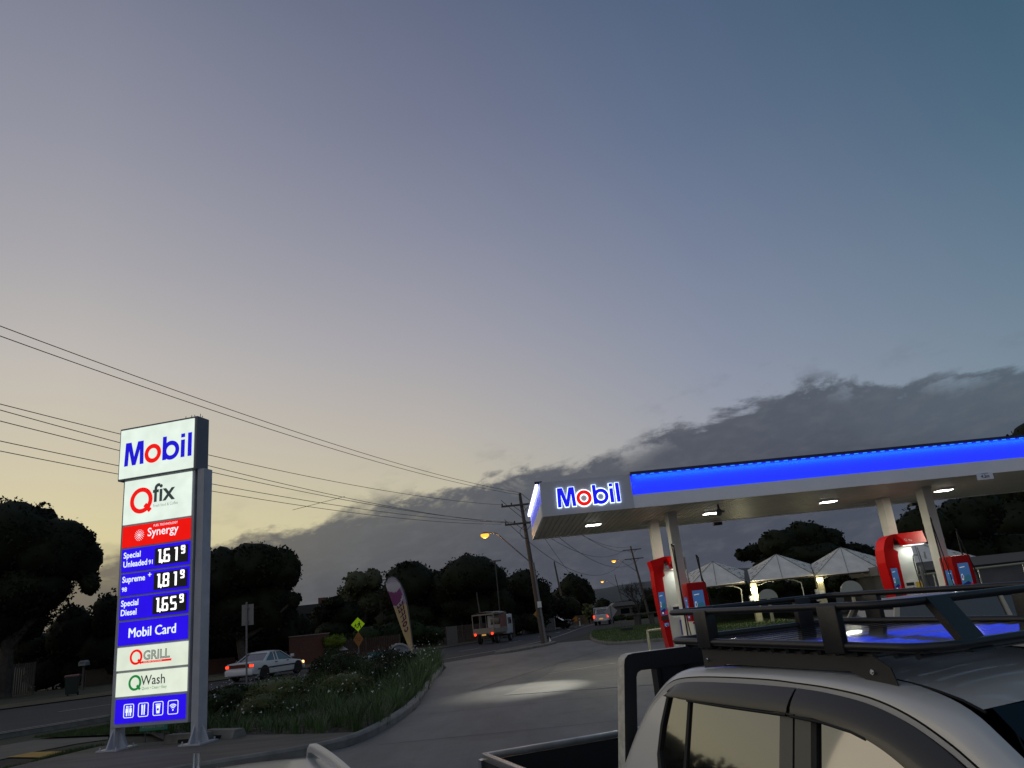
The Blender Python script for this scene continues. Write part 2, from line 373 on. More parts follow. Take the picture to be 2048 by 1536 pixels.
def polyl(pts,w,z,mb,dash=None):
    s=0
    for a,b in zip(pts,pts[1:]):
        a=Vector(a);b=Vector(b);l=(b-a).length;t=(b-a)/l;n=Vector((-t.y,t.x))*w/2; u=0
        while u<l:
            st=min(l-u,.75)
            if dash is None or (s+u)%(dash[0]+dash[1])<dash[0]:
                p=a+t*u;q=a+t*(u+st); mb.add([(p.x+n.x,p.y+n.y,z),(p.x-n.x,p.y-n.y,z),(q.x-n.x,q.y-n.y,z),(q.x+n.x,q.y+n.y,z)],[(0,1,2,3)])
            u+=st
        s+=l
polyl([p for p in cl if 5<p[1]<150],.12,.018,m_,(3,5)); polyl([p for p in offs(near,2.2) if 0<p[1]<120],.10,.018,m_)
struct(m_.obj('road_markings',lm))
# kerb strips: a real step with a rounded top edge
def kerb(name,pts,w,h,m,label=None,closed=False):
    mb=MB(); prof=[(0,-.1),(0,h-.04),(.03,h-.008),(.06,h),(w-.02,h),(w,h-.02),(w,-.1)]
    P=[Vector((p[0],p[1])) for p in pts]; k=len(P); vs=[]
    for i in range(k):
        a=P[i-1] if (i or closed) else P[i]; b=P[(i+1)%k] if (i<k-1 or closed) else P[i]
        t=(b-a).normalized(); n=Vector((-t.y,t.x))
        for q,z in prof: p=P[i]+n*q; vs.append((p.x,p.y,z+zg(p.x,p.y)))
    K=len(prof); fs=[]
    for i in range(k if closed else k-1):
        for j in range(K-1): fs.append((i*K+j,((i+1)%k)*K+j,((i+1)%k)*K+j+1,i*K+j+1))
    mb.add(vs,fs); o=mb.obj(name,m,smooth=True); return struct(o)
# forecourt concrete, from behind the camera to the road
fore=[(-6.5,2.5),(-6.2,9.2),(-5.4,11.4),(-3.7,12.2),(-3.09,12.76),(-2.9,14.16),(-2.78,17.34),(-3.1,20.86),(-3.4,25),(-3.9,33.0),(-4.6,37.2),(-2.6,40.4),(1.1,47.8),(3.0,47.2),(3.1,44.2),(3.24,37.9),(5.6,36.2),(9,36),(12,42),(26,44),(30,20),(30,-8),(-6.5,-8)]
sheet('forecourt',fore,.006,concrete)
# lighter bay under the canopy, with a thin white edge line
sheet('fuel_bay_paving',[(-.9,18.5),(2.39,17.4),(18.5,17.9),(18.5,29.5),(.6,28.0),(.3,24.0)],.011,slabm,cuts=False)
m_=MB(); polyl([(.2,23.6),(3.4,25.9)],.07,.018,m_); polyl([(-.9,18.5),(2.39,17.4),(16,17.9)],.05,.018,m_); struct(m_.obj('bay_edge_lines',lm))
m_=MB(); polyl([(-1.81,20.56),(3.15,35.7)],.03,.013,m_)
for yy in (16.2,12.6,9.4): polyl([(-2.6,yy),(16,yy-.4)],.018,.0125+0*yy,m_) if yy>11.2 else None
struct(m_.obj('paving_joints',mat('joint_filler',(.04,.04,.04),.9)))
# kerb and pad by the pylon, garden bed
kp=smooth([(-7.9,9.6),(-6.2,10.6),(-5.15,11.6),(-3.9,12.1),(-3.09,12.76),(-2.85,14.2),(-2.78,17.34),(-3.05,20.86),(-3.4,25),(-3.8,31),(-4.2,34.4),(-5.2,36.9)],2)
kerb('kerb_garden',kp,.16,.14,kerbm)
bed_inner=offs(kp,.155)
sheet('pylon_pad',[(-9.4,12.6),(-9.2,10.2)]+[p for p in bed_inner if p[1]<13.9][2:]+[(-3.85,13.95),(-5.8,15.1),(-7.2,15.3),(-8.6,15.6)],.10,mat('pad_concrete',(.105,.093,.072),.85,var=.3,vs=1.6,bump=.25,bs=50,stretch=(.4,2,1)))
sheet('garden_soil',[p for p in bed_inner if p[1]>=13.8]+[(-5.6,37.0),(-8.5,34),(-11.2,27),(-12.5,24.2),(-11.2,20.5),(-8.4,17.2),(-7.2,15.4),(-5.8,15.15),(-3.9,13.9)],.075,soilm)
kerb('road_kerb',[p for p in near if 3<p[1]<36],-.15,.13,kerbm)
# left foreground: footpath, tactile paving, grass
sheet('footpath',[G2(-160,1530),G2(0,1493),G2(76,1480),G2(216,1475),G2(216,1480),G2(152,1489),G2(76,1504),G2(0,1521),G2(-160,1560)],.016,pathm)
sheet('tactile_paving',[G2(14,1517),G2(63,1507),G2(152,1504),G2(99,1518)],.026,mat('yellow_tactile',(.42,.24,.03),.8,var=.25,vs=6))
sheet('grass_strip',[G2(60,1481),G2(230,1453),G2(330,1440),G2(400,1440),G2(330,1472),G2(216,1474)],.05,grassm)
sheet('grass_corner',[(-9.35,12.7),(-9.0,15.5)]+[G2(216,1494),G2(140,1508),G2(100,1519),G2(50,1536),G2(0,1600)]+[(-10.5,10.5)],.045,grassm)
# kerb island with the big pole, and the lawn by the exit
def island(name,poly,h,m,km):
    kerb(name+'_kerb',poly,.14,h,km,closed=True); sheet(name,offs(poly+[poly[0]],.13)[:-1],h-.02,m,cuts=False)
isl=smooth([(-2.3,40.3),(-1.2,41.0),(.6,45.2),(1.15,47.4),(.75,47.9),(-.5,45.6),(-2.3,41.6),(-2.3,40.3)],2)[:-1]
if sum((a[0]*b[1]-b[0]*a[1]) for a,b in zip(isl,isl[1:]+isl[:1]))<0: isl=isl[::-1]
island('pole_island',isl,.14,pathm,kerbm)
lawn=smooth([(4.3,64),(3.3,52),(2.95,43),(3.3,38.0),(4.2,36.9),(6.5,36.3),(14,36.2),(14,60),(9,66),(4.3,64)],2)[:-1]
if sum((a[0]*b[1]-b[0]*a[1]) for a,b in zip(lawn,lawn[1:]+lawn[:1]))<0: lawn=lawn[::-1]
island('lawn',lawn,.14,mat('lawn_mat',(.075,.12,.025),.95,var=.35,vs=1.2,bump=.5,bs=30),kerbm)
sheet('far_verge',[p for p in offs(far,.3) if p[1]>20 and p[1]<130]+[p for p in offs(far,5.5) if p[1]>22 and p[1]<132][::-1],.05,mat('dry_verge',(.075,.065,.03),.95,var=.4,vs=1,bump=.4,bs=15),cuts=False)
# distant hills
hm=mat('hill_grass',(.085,.09,.085),1.,var=.12,vs=.004)
def hill(name,x0,x1,y,h,seed,d=500):
    mb=MB()
    def fn(u,v):
        x=x0+(x1-x0)*u; pr=math.sin(PI*min(1,max(0,v)))
        n=mnoise.fractal(Vector((x*.0025,seed,0)),1.,2.,4); zz=(h*(1+.35*n)*math.sin(PI*u)**.5)*pr
        return (x,y+d*(v-.5),zz-2)
    mb.grid(fn,90,10); struct(mb.obj(name,hm,smooth=True))
hill('hills',-700,1900,1500,52,3.1); hill('hills_beyond',-2200,600,2100,30,8.7)
# ------------------------------------------------------------------ the pylon price sign
def word_mobil(mb_b,mb_r,x,z,h,w0,w1,xs=1.,fr=None):
    """the big five-letter word: blue M b i l, red ring o ; h = cap height"""
    s=.19*h/1.; t=.17*h
    X=lambda v:x+v*h*xs
    def P(pts,mb=mb_b): mb.prism([(X(a),z+b*h) for a,b in pts],w0,w1,fr)
    P([(-.01,0),(.175,0),(.200,.66),(.385,0),(.56,0),(.745,.66),(.77,0),(.955,0),(.915,1),(.64,1),(.4725,.36),(.305,1),(.03,1)])
    mb_r.ring(X(1.40),z+.375*h,.405*h,.222*h,w0,w1,fr,sx=xs)
    P([(1.88,-.0),(2.065,0),(2.065,1),(1.88,1)])
    mb_b.ring(X(2.29),z+.375*h,.405*h,.222*h,w0-.0012,w1-.0012,fr,sx=xs)
    P([(2.775,0),(2.96,0),(2.96,.74),(2.775,.74)]); P([(2.775,.84),(2.96,.84),(2.96,1),(2.775,1)])
    P([(3.11,0),(3.295,0),(3.295,1),(3.11,1)])
sign=thing('pylon_sign','tall illuminated fuel price pylon with white, red and blue panels on two grey posts','sign',(-7.9,14.6,.10),rad(-13))
zb=-.10
f=MB(); f.bbox((-.14,0,4.92),(1.665,.37,6.0),.02); f.obj('head_cabinet',mat('head_grey',(.15,.155,.18),.45,var=.1),sign)
f=MB(); f.bbox((-.03,.05,.37),(1.60,.30,4.93),.012); f.obj('cabinet',steelg,sign)
for x0,x1 in ((-.035,.075),(1.655,1.80)):
    f=MB(); f.b2((x0,.06,0.),(x1,.31,4.93)); 
    f.box(((x0+x1)/2,.185,.012+0),(.44,.52,.024))
    for a in (-1,1):
        f.prism([((x0 if a<0 else x1),.0),((x0 if a<0 else x1)+a*.15,.0),((x0 if a<0 else x1),.30)],.17,.20)
    f.prism([(.06,0),(-.08,0),(.06,.3)],(x0+x1)/2-.015,(x0+x1)/2+.015,lambda a,b,w:(w,a,b+.024))
    f.prism([(.31,0),(.45,0),(.31,.3)],(x0+x1)/2-.015,(x0+x1)/2+.015,lambda a,b,w:(w,a,b+.024))
    for a in (-.17,.17):
        for b in (-.03,.4): f.tube([((x0+x1)/2+a,b,.02),((x0+x1)/2+a,b,.07)],.014,8)
    f.obj('post',steelg,sign,smooth=False)
f=MB(); f.tube([(1.62,.02,4.9),(1.625,.02,3.2)],.012,6); f.obj('conduit',steelg,sign)
def panel(x0,x1,z0,z1,m,y=.045,name='panel'):
    f=MB(); f.b2((x0,y-.014,z0),(x1,y+.01,z1)); return f.obj(name,m,sign)
def lett(name,mb,m,par): 
    return mb.obj(name,m,par)
Y0=.03  # front of the lit faces of the lower cabinet
pA=panel(-.10,1.60,4.96,5.955,P_WHITE,-.004)
b=MB();r=MB(); word_mobil(b,r,.02,5.20,.475,-.022,-.014,.985); lett('lettering',b,T_BLUE,pA); lett('lettering',r,T_RED,pA)
XL,XR=.035,1.545
def Q(mb,cx,cz,r,t,w0,w1,sx=1.):
    mb.ring(cx,cz,r,r-t,w0,w1,sx=sx,n=48)
    a=-.80; c,s=math.cos(a),math.sin(a); p=[]
    for u,v in ((r*.50,-t*.5),(r*1.22,-t*.5),(r*1.22,t*.5),(r*.50,t*.5)): p.append((cx+(u*c-v*s)*sx,cz+u*s+v*c))
    mb.prism(p,w0-.001,w1-.001)
pB=panel(XL-.02,XR,4.04,4.90,P_WHITE)
b=MB(); Q(b,.42,4.475,.255,.085,.022,.030,1.); lett('lettering',b,T_RED,pB)
b=MB(); text(b,'fix',.69,4.41,.50,.026,bold=.009,xs=1.0); lett('lettering',b,T_DARK,pB)
b=MB(); text(b,'Fresh food & Coffee',.70,4.30,.085,.026,xs=.80); lett('lettering',b,T_GREY,pB)
pC=panel(XL-.01,XR,3.60,4.00,P_RED)
b=MB()
for k,(rr,n,d) in enumerate(((.045,9,.011),(.072,13,.010),(.100,17,.008))):
    for i in range(n):
        a=2*PI*(i+.5*(k%2))/n; b.ring(.415+rr*math.cos(a),3.80+rr*math.sin(a),d*.8,.0005,.024,.030,n=6)
b.ring(.415,3.80,.024,.012,.024,.030,n=16); lett('emblem',b,T_WHITE,pC)
b=MB(); text(b,'Synergy',.60,3.755,.225,.026,bold=.0018,xs=.98); lett('lettering',b,T_WHITE,pC)
b=MB(); text(b,'FUEL TECHNOLOGY',.73,3.925,.060,.026,xs=.98); lett('lettering',b,T_WHITE,pC)
SEG={'0':'abcdef','1':'bc','2':'abged','3':'abgcd','4':'fgbc','5':'afgcd','6':'afgcde','7':'abc','8':'abcdefg','9':'abfgcd'}
def digit(mb,ch,x,z,w,h,t,y0):
    g=.012*h/.3
    S={'a':(x+t*.4,z+h-t,x+w-t*.4,z+h),'d':(x+t*.4,z,x+w-t*.4,z+t),'g':(x+t*.5,z+h/2-t/2,x+w-t*.5,z+h/2+t/2),'f':(x,z+h/2+g,x+t,z+h-t*.4),'b':(x+w-t,z+h/2+g,x+w,z+h-t*.4),'e':(x,z+t*.4,x+t,z+h/2-g),'c':(x+w-t,z+t*.4,x+w,z+h/2-g)}
    for c in SEG[ch]:
        a=S[c]; mb.b2((a[0],y0-.006,a[1]),(a[2],y0+(.0005 if c in 'adg' else 0),a[3]))
for z0,z1,l1,l2,num in ((3.13,3.56,'Special','Unleaded',('1','6','1','9')),(2.69,3.09,'Supreme',None,('1','8','1','9')),(2.25,2.65,'Special','Diesel',('1','6','5','9'))):
    p=panel(XL+(.0 if z0>3 else .01),XR,z0,z1,P_BLUE)
    b=MB(); zc=(z0+z1)/2
    text(b,l1,.085,zc+.045,.155,.026,bold=.003,xs=.92)
    lett('lettering',b,T_WHITE,p); b=MB()
    if l2: text(b,l2,.085,zc-.125,.155,.026,bold=.003,xs=.92)
    if l2=='Unleaded': lett('lettering',b,T_WHITE,p); b=MB(); text(b,'91',.655,zc-.125,.115,.026,bold=.002)
    if not l2: text(b,'+',.655,zc+.085,.14,.026,bold=.003); text(b,'98',.085,zc-.125,.115,.026,bold=.002)
    lett('lettering',b,T_WHITE,p)
    q=MB(); q.b2((.795,.012,zc-.165),(1.515,.034,zc+.155)); q=q.obj('price_display',LEDBG,sign)
    b=MB(); h=.25; zz=zc-.125
    b.b2((.90,.003,zz),(.935,.011,zz+h)); b.b2((.875,.003,zz+h-.03),(.899,.011,zz+h))
    for a,c in ((0,0),(.024,0),(-.024,0),(0,.024),(0,-.024)): b.box((.962+a,.007,zz+.015+c+.006),(.022,.008,.022),R=Matrix.Rotation(PI/4,3,'Y'))
    digit(b,num[1],1.0,zz,.135,h,.034,.011)
    if num[2]=='1': b.b2((1.265,.003,zz),(1.30,.011,zz+h)); b.b2((1.238,.003,zz+h-.03),(1.264,.011,zz+h))
    else: digit(b,num[2],1.18,zz,.135,h,.034,.011)
    digit(b,num[3],1.375,zz+.115,.09,.155,.028,.011)
    b.obj('price_digits',LED,q)
p=panel(XL+.02,XR,1.79,2.205,P_BLUE); b=MB(); b.ring(0,-9,.01,.001,0,.001,n=3) if 0 else None; text(b,'Mobil Card',.80,1.915,.245,.026,bold=.005,align='CENTER',xs=.93); lett('lettering',b,T_WHITE,p)
p=panel(XL+.02,XR+.02,1.345,1.75,P_CREAM); b=MB(); Q(b,.475,1.56,.135,.04,.022,.030); 
b.prism([(.60,1.44),(1.24,1.44),(1.225,1.455),(1.24,1.477),(.60,1.477)],.024,.030); lett('lettering',b,T_RED,p)
b=MB(); text(b,'GRILL',.63,1.50,.225,.0255,bold=.006,xs=.98,depth=.004); lett('lettering',b,T_DARK,p)
b=MB(); text(b,'GRILL',.63,1.50,.225,.0235,bold=-.004,xs=.98,depth=.003); lett('lettering',b,mat('letter_core',(.2,.2,.2),.6) if 0 else emi('core_lit',(.50,.53,.46),.9),p)
b=MB(); text(b,'PIZZA, RIBS, PASTA & MORE',.64,1.449,.034,.0235,xs=.95,depth=.003); lett('lettering',b,P_CREAM,p)
p=panel(XL+.03,XR+.02,.895,1.30,P_CREAM); b=MB(); Q(b,.475,1.115,.135,.040,.022,.030); text(b,'Quick • Clean • Easy',.63,.985,.068,.026,xs=.93); lett('lettering',b,T_GREEN,p)
b=MB(); text(b,'Wash',.605,1.065,.235,.026,bold=.002,xs=.95); lett('lettering',b,T_DARK,p)
p=panel(XL+.04,XR,.44,.85,P_BLUE); b=MB()
def rrect(mb,cx,cz,w,h,t,y0,y1):
    for s_ in (-1,1):
        mb.b2((cx+s_*w/2-t/2,y0,cz-h/2+.03),(cx+s_*w/2+t/2,y1,cz+h/2-.03)); mb.b2((cx-w/2+.03,y0,cz+s_*h/2-t/2),(cx+w/2-.03,y1,cz+s_*h/2+t/2))
        for s2 in (-1,1):
            a=math.atan2(s2,s_)-PI/4; mb.ring(cx+s_*(w/2-.03),cz+s2*(h/2-.03),.03+t/2,.03-t/2,y0,y1,n=6,a0=a,a1=a+PI/2)
def pic(): global b; lett('pictogram',b,T_WHITE,p); b=MB()
rrect(b,.37,.645,.205,.225,.011,.024,.030)
for cx in (.33,.41):
    b.ring(cx,.715,.017,.001,.024,.030,n=10); b.prism([(cx-.02,.69),(cx+.02,.69),(cx+.026,.62),(cx+.012,.615),(cx+.012,.56),(cx-.012,.56),(cx-.012,.615),(cx-.026,.62)],.024,.030)
b.b2((.367,.024,.56),(.373,.030,.73)); pic()
rrect(b,.68,.645,.205,.225,.011,.024,.030)
b.prism([(.645,.56),(.665,.56),(.667,.65),(.672,.73),(.638,.73),(.643,.65)],.024,.030); b.prism([(.69,.56),(.71,.56),(.714,.73),(.70,.735),(.688,.70)],.024,.030); pic()
rrect(b,.99,.645,.205,.225,.011,.024,.030)
b.prism([(.945,.70),(1.035,.70),(1.02,.565),(.96,.565)],.024,.030); b.b2((.938,.024,.707),(1.042,.030,.725)); pic()
rrect(b,1.30,.645,.205,.225,.011,.024,.030)
for k,rr in enumerate((.035,.062,.09)): b.ring(1.30,.605,rr+.007,rr-.007,.024,.030,n=14,a0=PI/4,a1=3*PI/4)
b.ring(1.30,.60,.014,.001,.024,.030,n=10); pic()
b=MB(); b.ring(.99,.63,.022,.001,.0225,.0235,n=12); lett('cup_mark',b,P_BLUE,p)
# bits that stick up above the head cabinet: bird spikes
f=MB()
for k in range(14):
    x=1.28+k*.028; f.tube([(x,.15+.01*(k%3),5.99),(x+.03*math.sin(k*2.1),.15,6.03+.05*(k%4==0))],.006,4)
f.obj('bird_spikes',blackp,sign)
# small teal sign behind the pylon's foot
bs=thing('small_board','small teal board reading Available Here on the grass behind the pylon foot','sign',(-8.0,15.9,.04),rad(-12))
f=MB(); f.bbox((0,0,.22),(.62,.03,.62),.008); f=f.obj('board',mat('teal_board',(.03,.26,.18),.5),bs)
b=MB(); text(b,'Available Here',.31,.27,.085,-.001,align='CENTER'); b.obj('lettering',mat('pale_ink',(.4,.5,.45),.5),f)
for x in (.1,.52):
    f=MB(); f.tube([(x,.045,0),(x,.045,.6)],.012,8); f.obj('leg',darkg,bs)
# concrete wheel stops on the pad
ws=thing('wheel_stop','left pale concrete wheel stop lying beside the pylon post','wheel stop',(-6.55,14.85,.10),rad(-20),'wheel stops beside the pylon')
f=MB()
f.prism([(-.16,0),(.16,0),(.10,.14),(-.10,.14)],-.45,.45,lambda a,b,w:(w,a,b)); f.obj('block',kerbm,ws)
f=MB(); f.b2((-.10,-.168,0),(.12,-.10,.06)); f.obj('drain_notch',rubber,ws)
dup(ws,(-5.95,14.95,.10),rad(-32),'right concrete wheel stop of the pair, at the corner of the flower bed')
# ------------------------------------------------------------------ fuel canopy
CR=rad(2.6); can=thing('fuel_canopy','white service station canopy with a glowing blue band, lettering and ceiling lights on four columns','canopy',(.50,22.1,0),CR)
CW,CDp=22.0,6.55; Z0,Z1,ZB=4.385,5.39,4.77
fasc=mat('fascia_paint',(.56,.57,.60),.42,var=.06,vs=1.2); fascw=mat('fascia_white',(.86,.86,.88),.4,var=.06,vs=.8)
bluep=mat('band_blue_paint',(.015,.02,.60),.3); navy=mat('navy_cap',(.012,.014,.10),.4)
f=MB(); f.b2((0,-.06,Z0),(2.70,.04,Z1)); f.b2((1.35-.003,-.064,Z0),(1.35+.003,-.061,Z1)) if 0 else None; f.obj('logo_panel',fasc,can)
# lower white band front, left side, back, right
f=MB(); f.b2((2.702,-.03,Z0),(CW,.04,ZB)); f.b2((-.03,.045,Z0),(.03,CDp,ZB)); f.b2((-.03,CDp,Z0),(CW,CDp+.05,Z1)); f.b2((CW,-.03,Z0),(CW+.06,CDp+.05,ZB)); f.obj('lower_fascia',fascw,can)
bandm=emi('band_lit',(.018,.0,.88),.92,.08,.9); bandm.node_tree.nodes['Principled BSDF'].inputs['Base Color'].default_value=(.02,.22,.9,1)
f=MB(); f.b2((2.702,.02,ZB),(CW,.10,Z1-.03)); f.obj('blue_band',bandm,can)
bs_=emi('side_band_lit',(.07,.08,.55),.75); bs_.node_tree.nodes['Principled BSDF'].inputs['Base Color'].default_value=(.1,.12,.6,1); f=MB(); f.b2((.0,.045,ZB),(.05,CDp,Z1-.03)); f.obj('blue_band',bs_,can)
f=MB()
for yy in (1.55,3.2,4.85): f.b2((-.006,yy-.012,ZB),(-.001,yy+.012,Z1-.2))
f.obj('band_joint',mat('joint_pale',(.3,.3,.6),.5),can)
f=MB(); f.b2((2.702,-.14,Z1-.03),(CW+.1,.12,Z1+.05)); f.obj('cap',navy,can)
f=MB(); f.b2((-.14,.0,Z1-.03),(.08,CDp,Z1+.05)); f.obj('cap',navy,can)
# led strips tucked under the caps
ledb=emi('led_blue',(.02,.22,1.),1.6); ledw=emi('led_white',(.80,.84,1.),4.)
f=MB(); x=2.76
while x<CW-.1: f.b2((x,-.115,Z1-.055),(x+.12,-.085,Z1-.036)); x+=.27
f.obj('led_strip',ledb,can)
f=MB(); f.b2((-.115,.02,Z1-.13),(-.045,CDp-.03,Z1-.034)); f.obj('led_strip',ledw,can)
def area(par,loc,sx_,sy_,e,c,rx=0.,ry=0.,shape='RECTANGLE',name='lamp_light',spread=180):
    l=bpy.data.lights.new(name,'AREA'); l.shape=shape; l.size=sx_; l.size_y=sy_; l.energy=e; l.color=c; l.spread=rad(spread)
    o=bpy.data.objects.new(name,l); COL.objects.link(o); o.location=loc; o.rotation_euler=(rx,ry,0); o.parent=par; return o
area(can,(9.9,-.06,Z1-.06),14.2,.03,22,(.02,.34,1.),rx=rad(26))
area(can,(2.72,-.03,Z1-.35),.05,.03,1.2,(.8,.9,1.),rx=rad(-90),ry=rad(-60))
# Mobil wordmark: halo-lit letters standing off the panel
halo=emi('halo_white',(.75,.95,1.),2.2)
def grow(pts,d):
    n=len(pts); A=sum(pts[i][0]*pts[(i+1)%n][1]-pts[(i+1)%n][0]*pts[i][1] for i in range(n)); sg=1 if A>0 else -1; o=[]
    for i in range(n):
        p=Vector(pts[i]);a=(p-Vector(pts[i-1])).normalized();b=(Vector(pts[(i+1)%n])-p).normalized()
        na=Vector((a.y,-a.x))*sg;nb=Vector((b.y,-b.x))*sg; m=(na+nb); m=m/max(.35,m.length_squared/2)*.5*2/2
        o.append((p.x+m.x*d,p.y+m.y*d))
    return o
class GB:   # collects the same outlines grown a little, for the halo behind the letters
    def __init__(s,mb,d): s.mb=mb;s.d=d
    def prism(s,pts,w0,w1,fr=None): s.mb.prism(grow(pts,s.d),w0,w1,fr)
    def ring(s,cx,cz,ro,ri,w0,w1,fr=None,sx=1.): s.mb.ring(cx,cz,ro+s.d,ri-s.d,w0,w1,fr,sx=sx)
lx,lz,lh=.47,4.60,.56
h=MB(); g_=GB(h,.030); word_mobil(g_,g_,lx,lz,lh,-.088,-.080,1.); h.obj('letter_halo',halo,can)
b=MB();r=MB(); word_mobil(b,r,lx,lz,lh,-.135,-.09,1.); b.obj('lettering',emi('letter_blue',(.012,.012,.84),.95),can); r.obj('lettering',T_RED,can)
area(can,(1.42,-.075,lz+.28),1.95,.55,2.4,(.7,.92,1.),rx=rad(-90))
# ceiling of ribbed sheet, running front to back
soff=mat('soffit',(.50,.485,.41),.42,var=.12,vs=1.2)
m_=MB(); x=.03; vs=[];k=0
prof=[]
while x<CW-.02: prof+= [(x,0),(x+.135,0),(x+.14,.022),(x+.168,.022)]; x+=.172
vs=[(a,.045,Z0+.03+b) for a,b in prof]+[(a,CDp,Z0+.03+b) for a,b in prof]; n=len(prof)
m_.add(vs,[(i,i+1,i+1+n,i+n) for i in range(n-1)]); m_.obj('ceiling',soff,can,fix=False)
f=MB(); f.b2((.08,.13,Z1-.32),(CW-.02,CDp-.02,Z1-.06)); f.obj('roof',darkg,can)
colm=mat('column_white',(.60,.60,.57),.45,var=.08,vs=1.5)
for cx,cy in ((4.15,2.15),(3.95,4.0),(12.50,2.0),(12.12,3.95),(20.8,2.1),(20.5,4.0)):
    f=MB(); f.b2((cx,cy,.12),(cx+.28,cy+.46,Z0+.03)); f.b2((cx-.03,cy-.03,.12),(cx+.31,cy+.49,.55)); f.b2((cx-.02,cy-.02,Z0-.06),(cx+.30,cy+.48,Z0+.029)); f.obj('column',colm,can)
lens=emi('lens_lit',(1.,1.,.93),14.)
for k,cx in enumerate((1.86,5.86,9.88,13.9)):
    f=MB(); f.bbox((cx-.27,2.95,Z0-.03),(cx+.27,3.40,Z0+.028),.01); f=f.obj('ceiling_light',white,can)
    f=MB()
    for i in range(3): f.b2((cx-.235+i*.165,3.0,Z0-.042),(cx-.235+i*.165+.14,3.35,Z0-.031))

    q=f.obj('lens',lens,None); q.parent=[c for c in can.children if c.name.startswith('ceiling_light')][-1]
    area(can,(cx,3.17,Z0-.06),.5,.35,62,(1.,.96,.74))
# second row, over the rear lane (seen only as light)
for cx in (4.0,12.0): 
    f=MB(); f.bbox((cx-.2,5.2,Z0-.0),(cx+.2,5.5,Z0+.028),.01); f=f.obj('ceiling_light',white,can)
# camera, speaker and clearance plate under the ceiling
f=MB(); f.tube([(5.55,1.25,Z0+.02),(5.55,1.25,Z0-.12)],.035,10); f.lathe((5.55,1.25,Z0-.26),[(.001,-.08),(.06,-.06),(.085,0),(.085,.07),(.06,.14),(.02,.15)],14); f.tube([(5.60,1.2,Z0-.2),(5.68,1.12,Z0-.23)],.03,8); f.obj('security_camera',darkg,can)
for cx in (6.85+.0,14.55): f=MB(); f.b2((cx,CDp-.1,Z0-.13),(cx+.32,CDp+.1,Z0-.02)); f.obj('speaker',blackp,can)
f=MB(); f.b2((13.05,-.045,Z0-.17),(13.55,-.034,Z0+.035)); f=f.obj('clearance_plate',mat('plate_white',(.75,.76,.82),.4),can)
b=MB(); text(b,'4.2m',13.30,Z0-.115,.13,-.047,align='CENTER',bold=.002); text(b,'CLEARANCE',13.30,Z0-.0,.04,-.047,align='CENTER'); b.obj('lettering',navy,f)
# ------------------------------------------------------------------ pumps
redp=mat('pump_red',(.42,.001,.003),.4,spec=.15); redl=emi('pump_red_lit',(.50,.004,.006),.30); pumpw=mat('pump_white',(.72,.74,.68),.35)
postm=emi('poster_sky',(.06,.17,.42),.42); pcar=emi('poster_teal',(.04,.16,.24),.4); pdark=emi('poster_dark',(.01,.02,.12),.5); pwh=emi('poster_white',(.6,.65,.7),.55); pred=emi('poster_red',(.5,.01,.02),.6); pyel=mat('label_yellow',(.65,.45,.06),.5)
def poster(par,x0,x1,z0,z1,y,side=None):
    """a lit poster panel with sky, a dark lens shape, a car shape and a strip of marks"""
    fr=(lambda a,b,w:(a,w,b)) if side is None else (lambda a,b,w:(side-( -w),x0+ (x1-x0)*((a-x0)/(x1-x0)) ,b))
    if side is not None: fr=lambda a,b,w:(side+w,a,b)
    W_=x1-x0;H_=z1-z0; y_=y if side is None else 0.
    f=MB(); f.prism([(x0,z0),(x1,z0),(x1,z1),(x0,z1)],y_-.006,y_+.0,fr); p=f.obj('poster',postm,par)
    def P(m,pts,k): f=MB(); f.prism([(x0+W_*a,z0+H_*b) for a,b in pts],y_-.0065-.001*k,y_-.0061,fr); f.obj('poster_print',m,p)
    P(pcar,[(.15,.30),(.95,.26),(.95,.46),(.75,.56),(.45,.50),(.2,.42)],1); P(pwh,[(.08,.36),(.22,.34),(.30,.48),(.22,.60),(.10,.56)],2)
    P(pdark,[(.13,.40),(.20,.39),(.25,.48),(.20,.56),(.14,.53)],3); P(pdark,[(.05,.02),(.95,.02),(.95,.2),(.6,.3),(.3,.24),(.05,.2)],2)
    P(pred,[(.55,.04),(.98,.04),(.98,.24),(.7,.16)],3); P(pwh,[(.12,.82),(.6,.84),(.6,.87),(.12,.85)],1); P(pwh,[(.18,.05),(.42,.05),(.42,.13),(.18,.13)],4)
def nozzle(par,x,y,z,m):
    f=MB(); f.tube([(x,y,z+.16),(x,y-.03,z+.05),(x+.02,y-.09,z-.06),(x+.05,y-.16,z-.2)],[.035,.04,.028,.012],8); f.tube([(x-.0,y+.03,z+.1),(x+.03,y+.05,z),(x+.03,y-.02,z-.08)],.013,6); f.obj('nozzle',m,par)
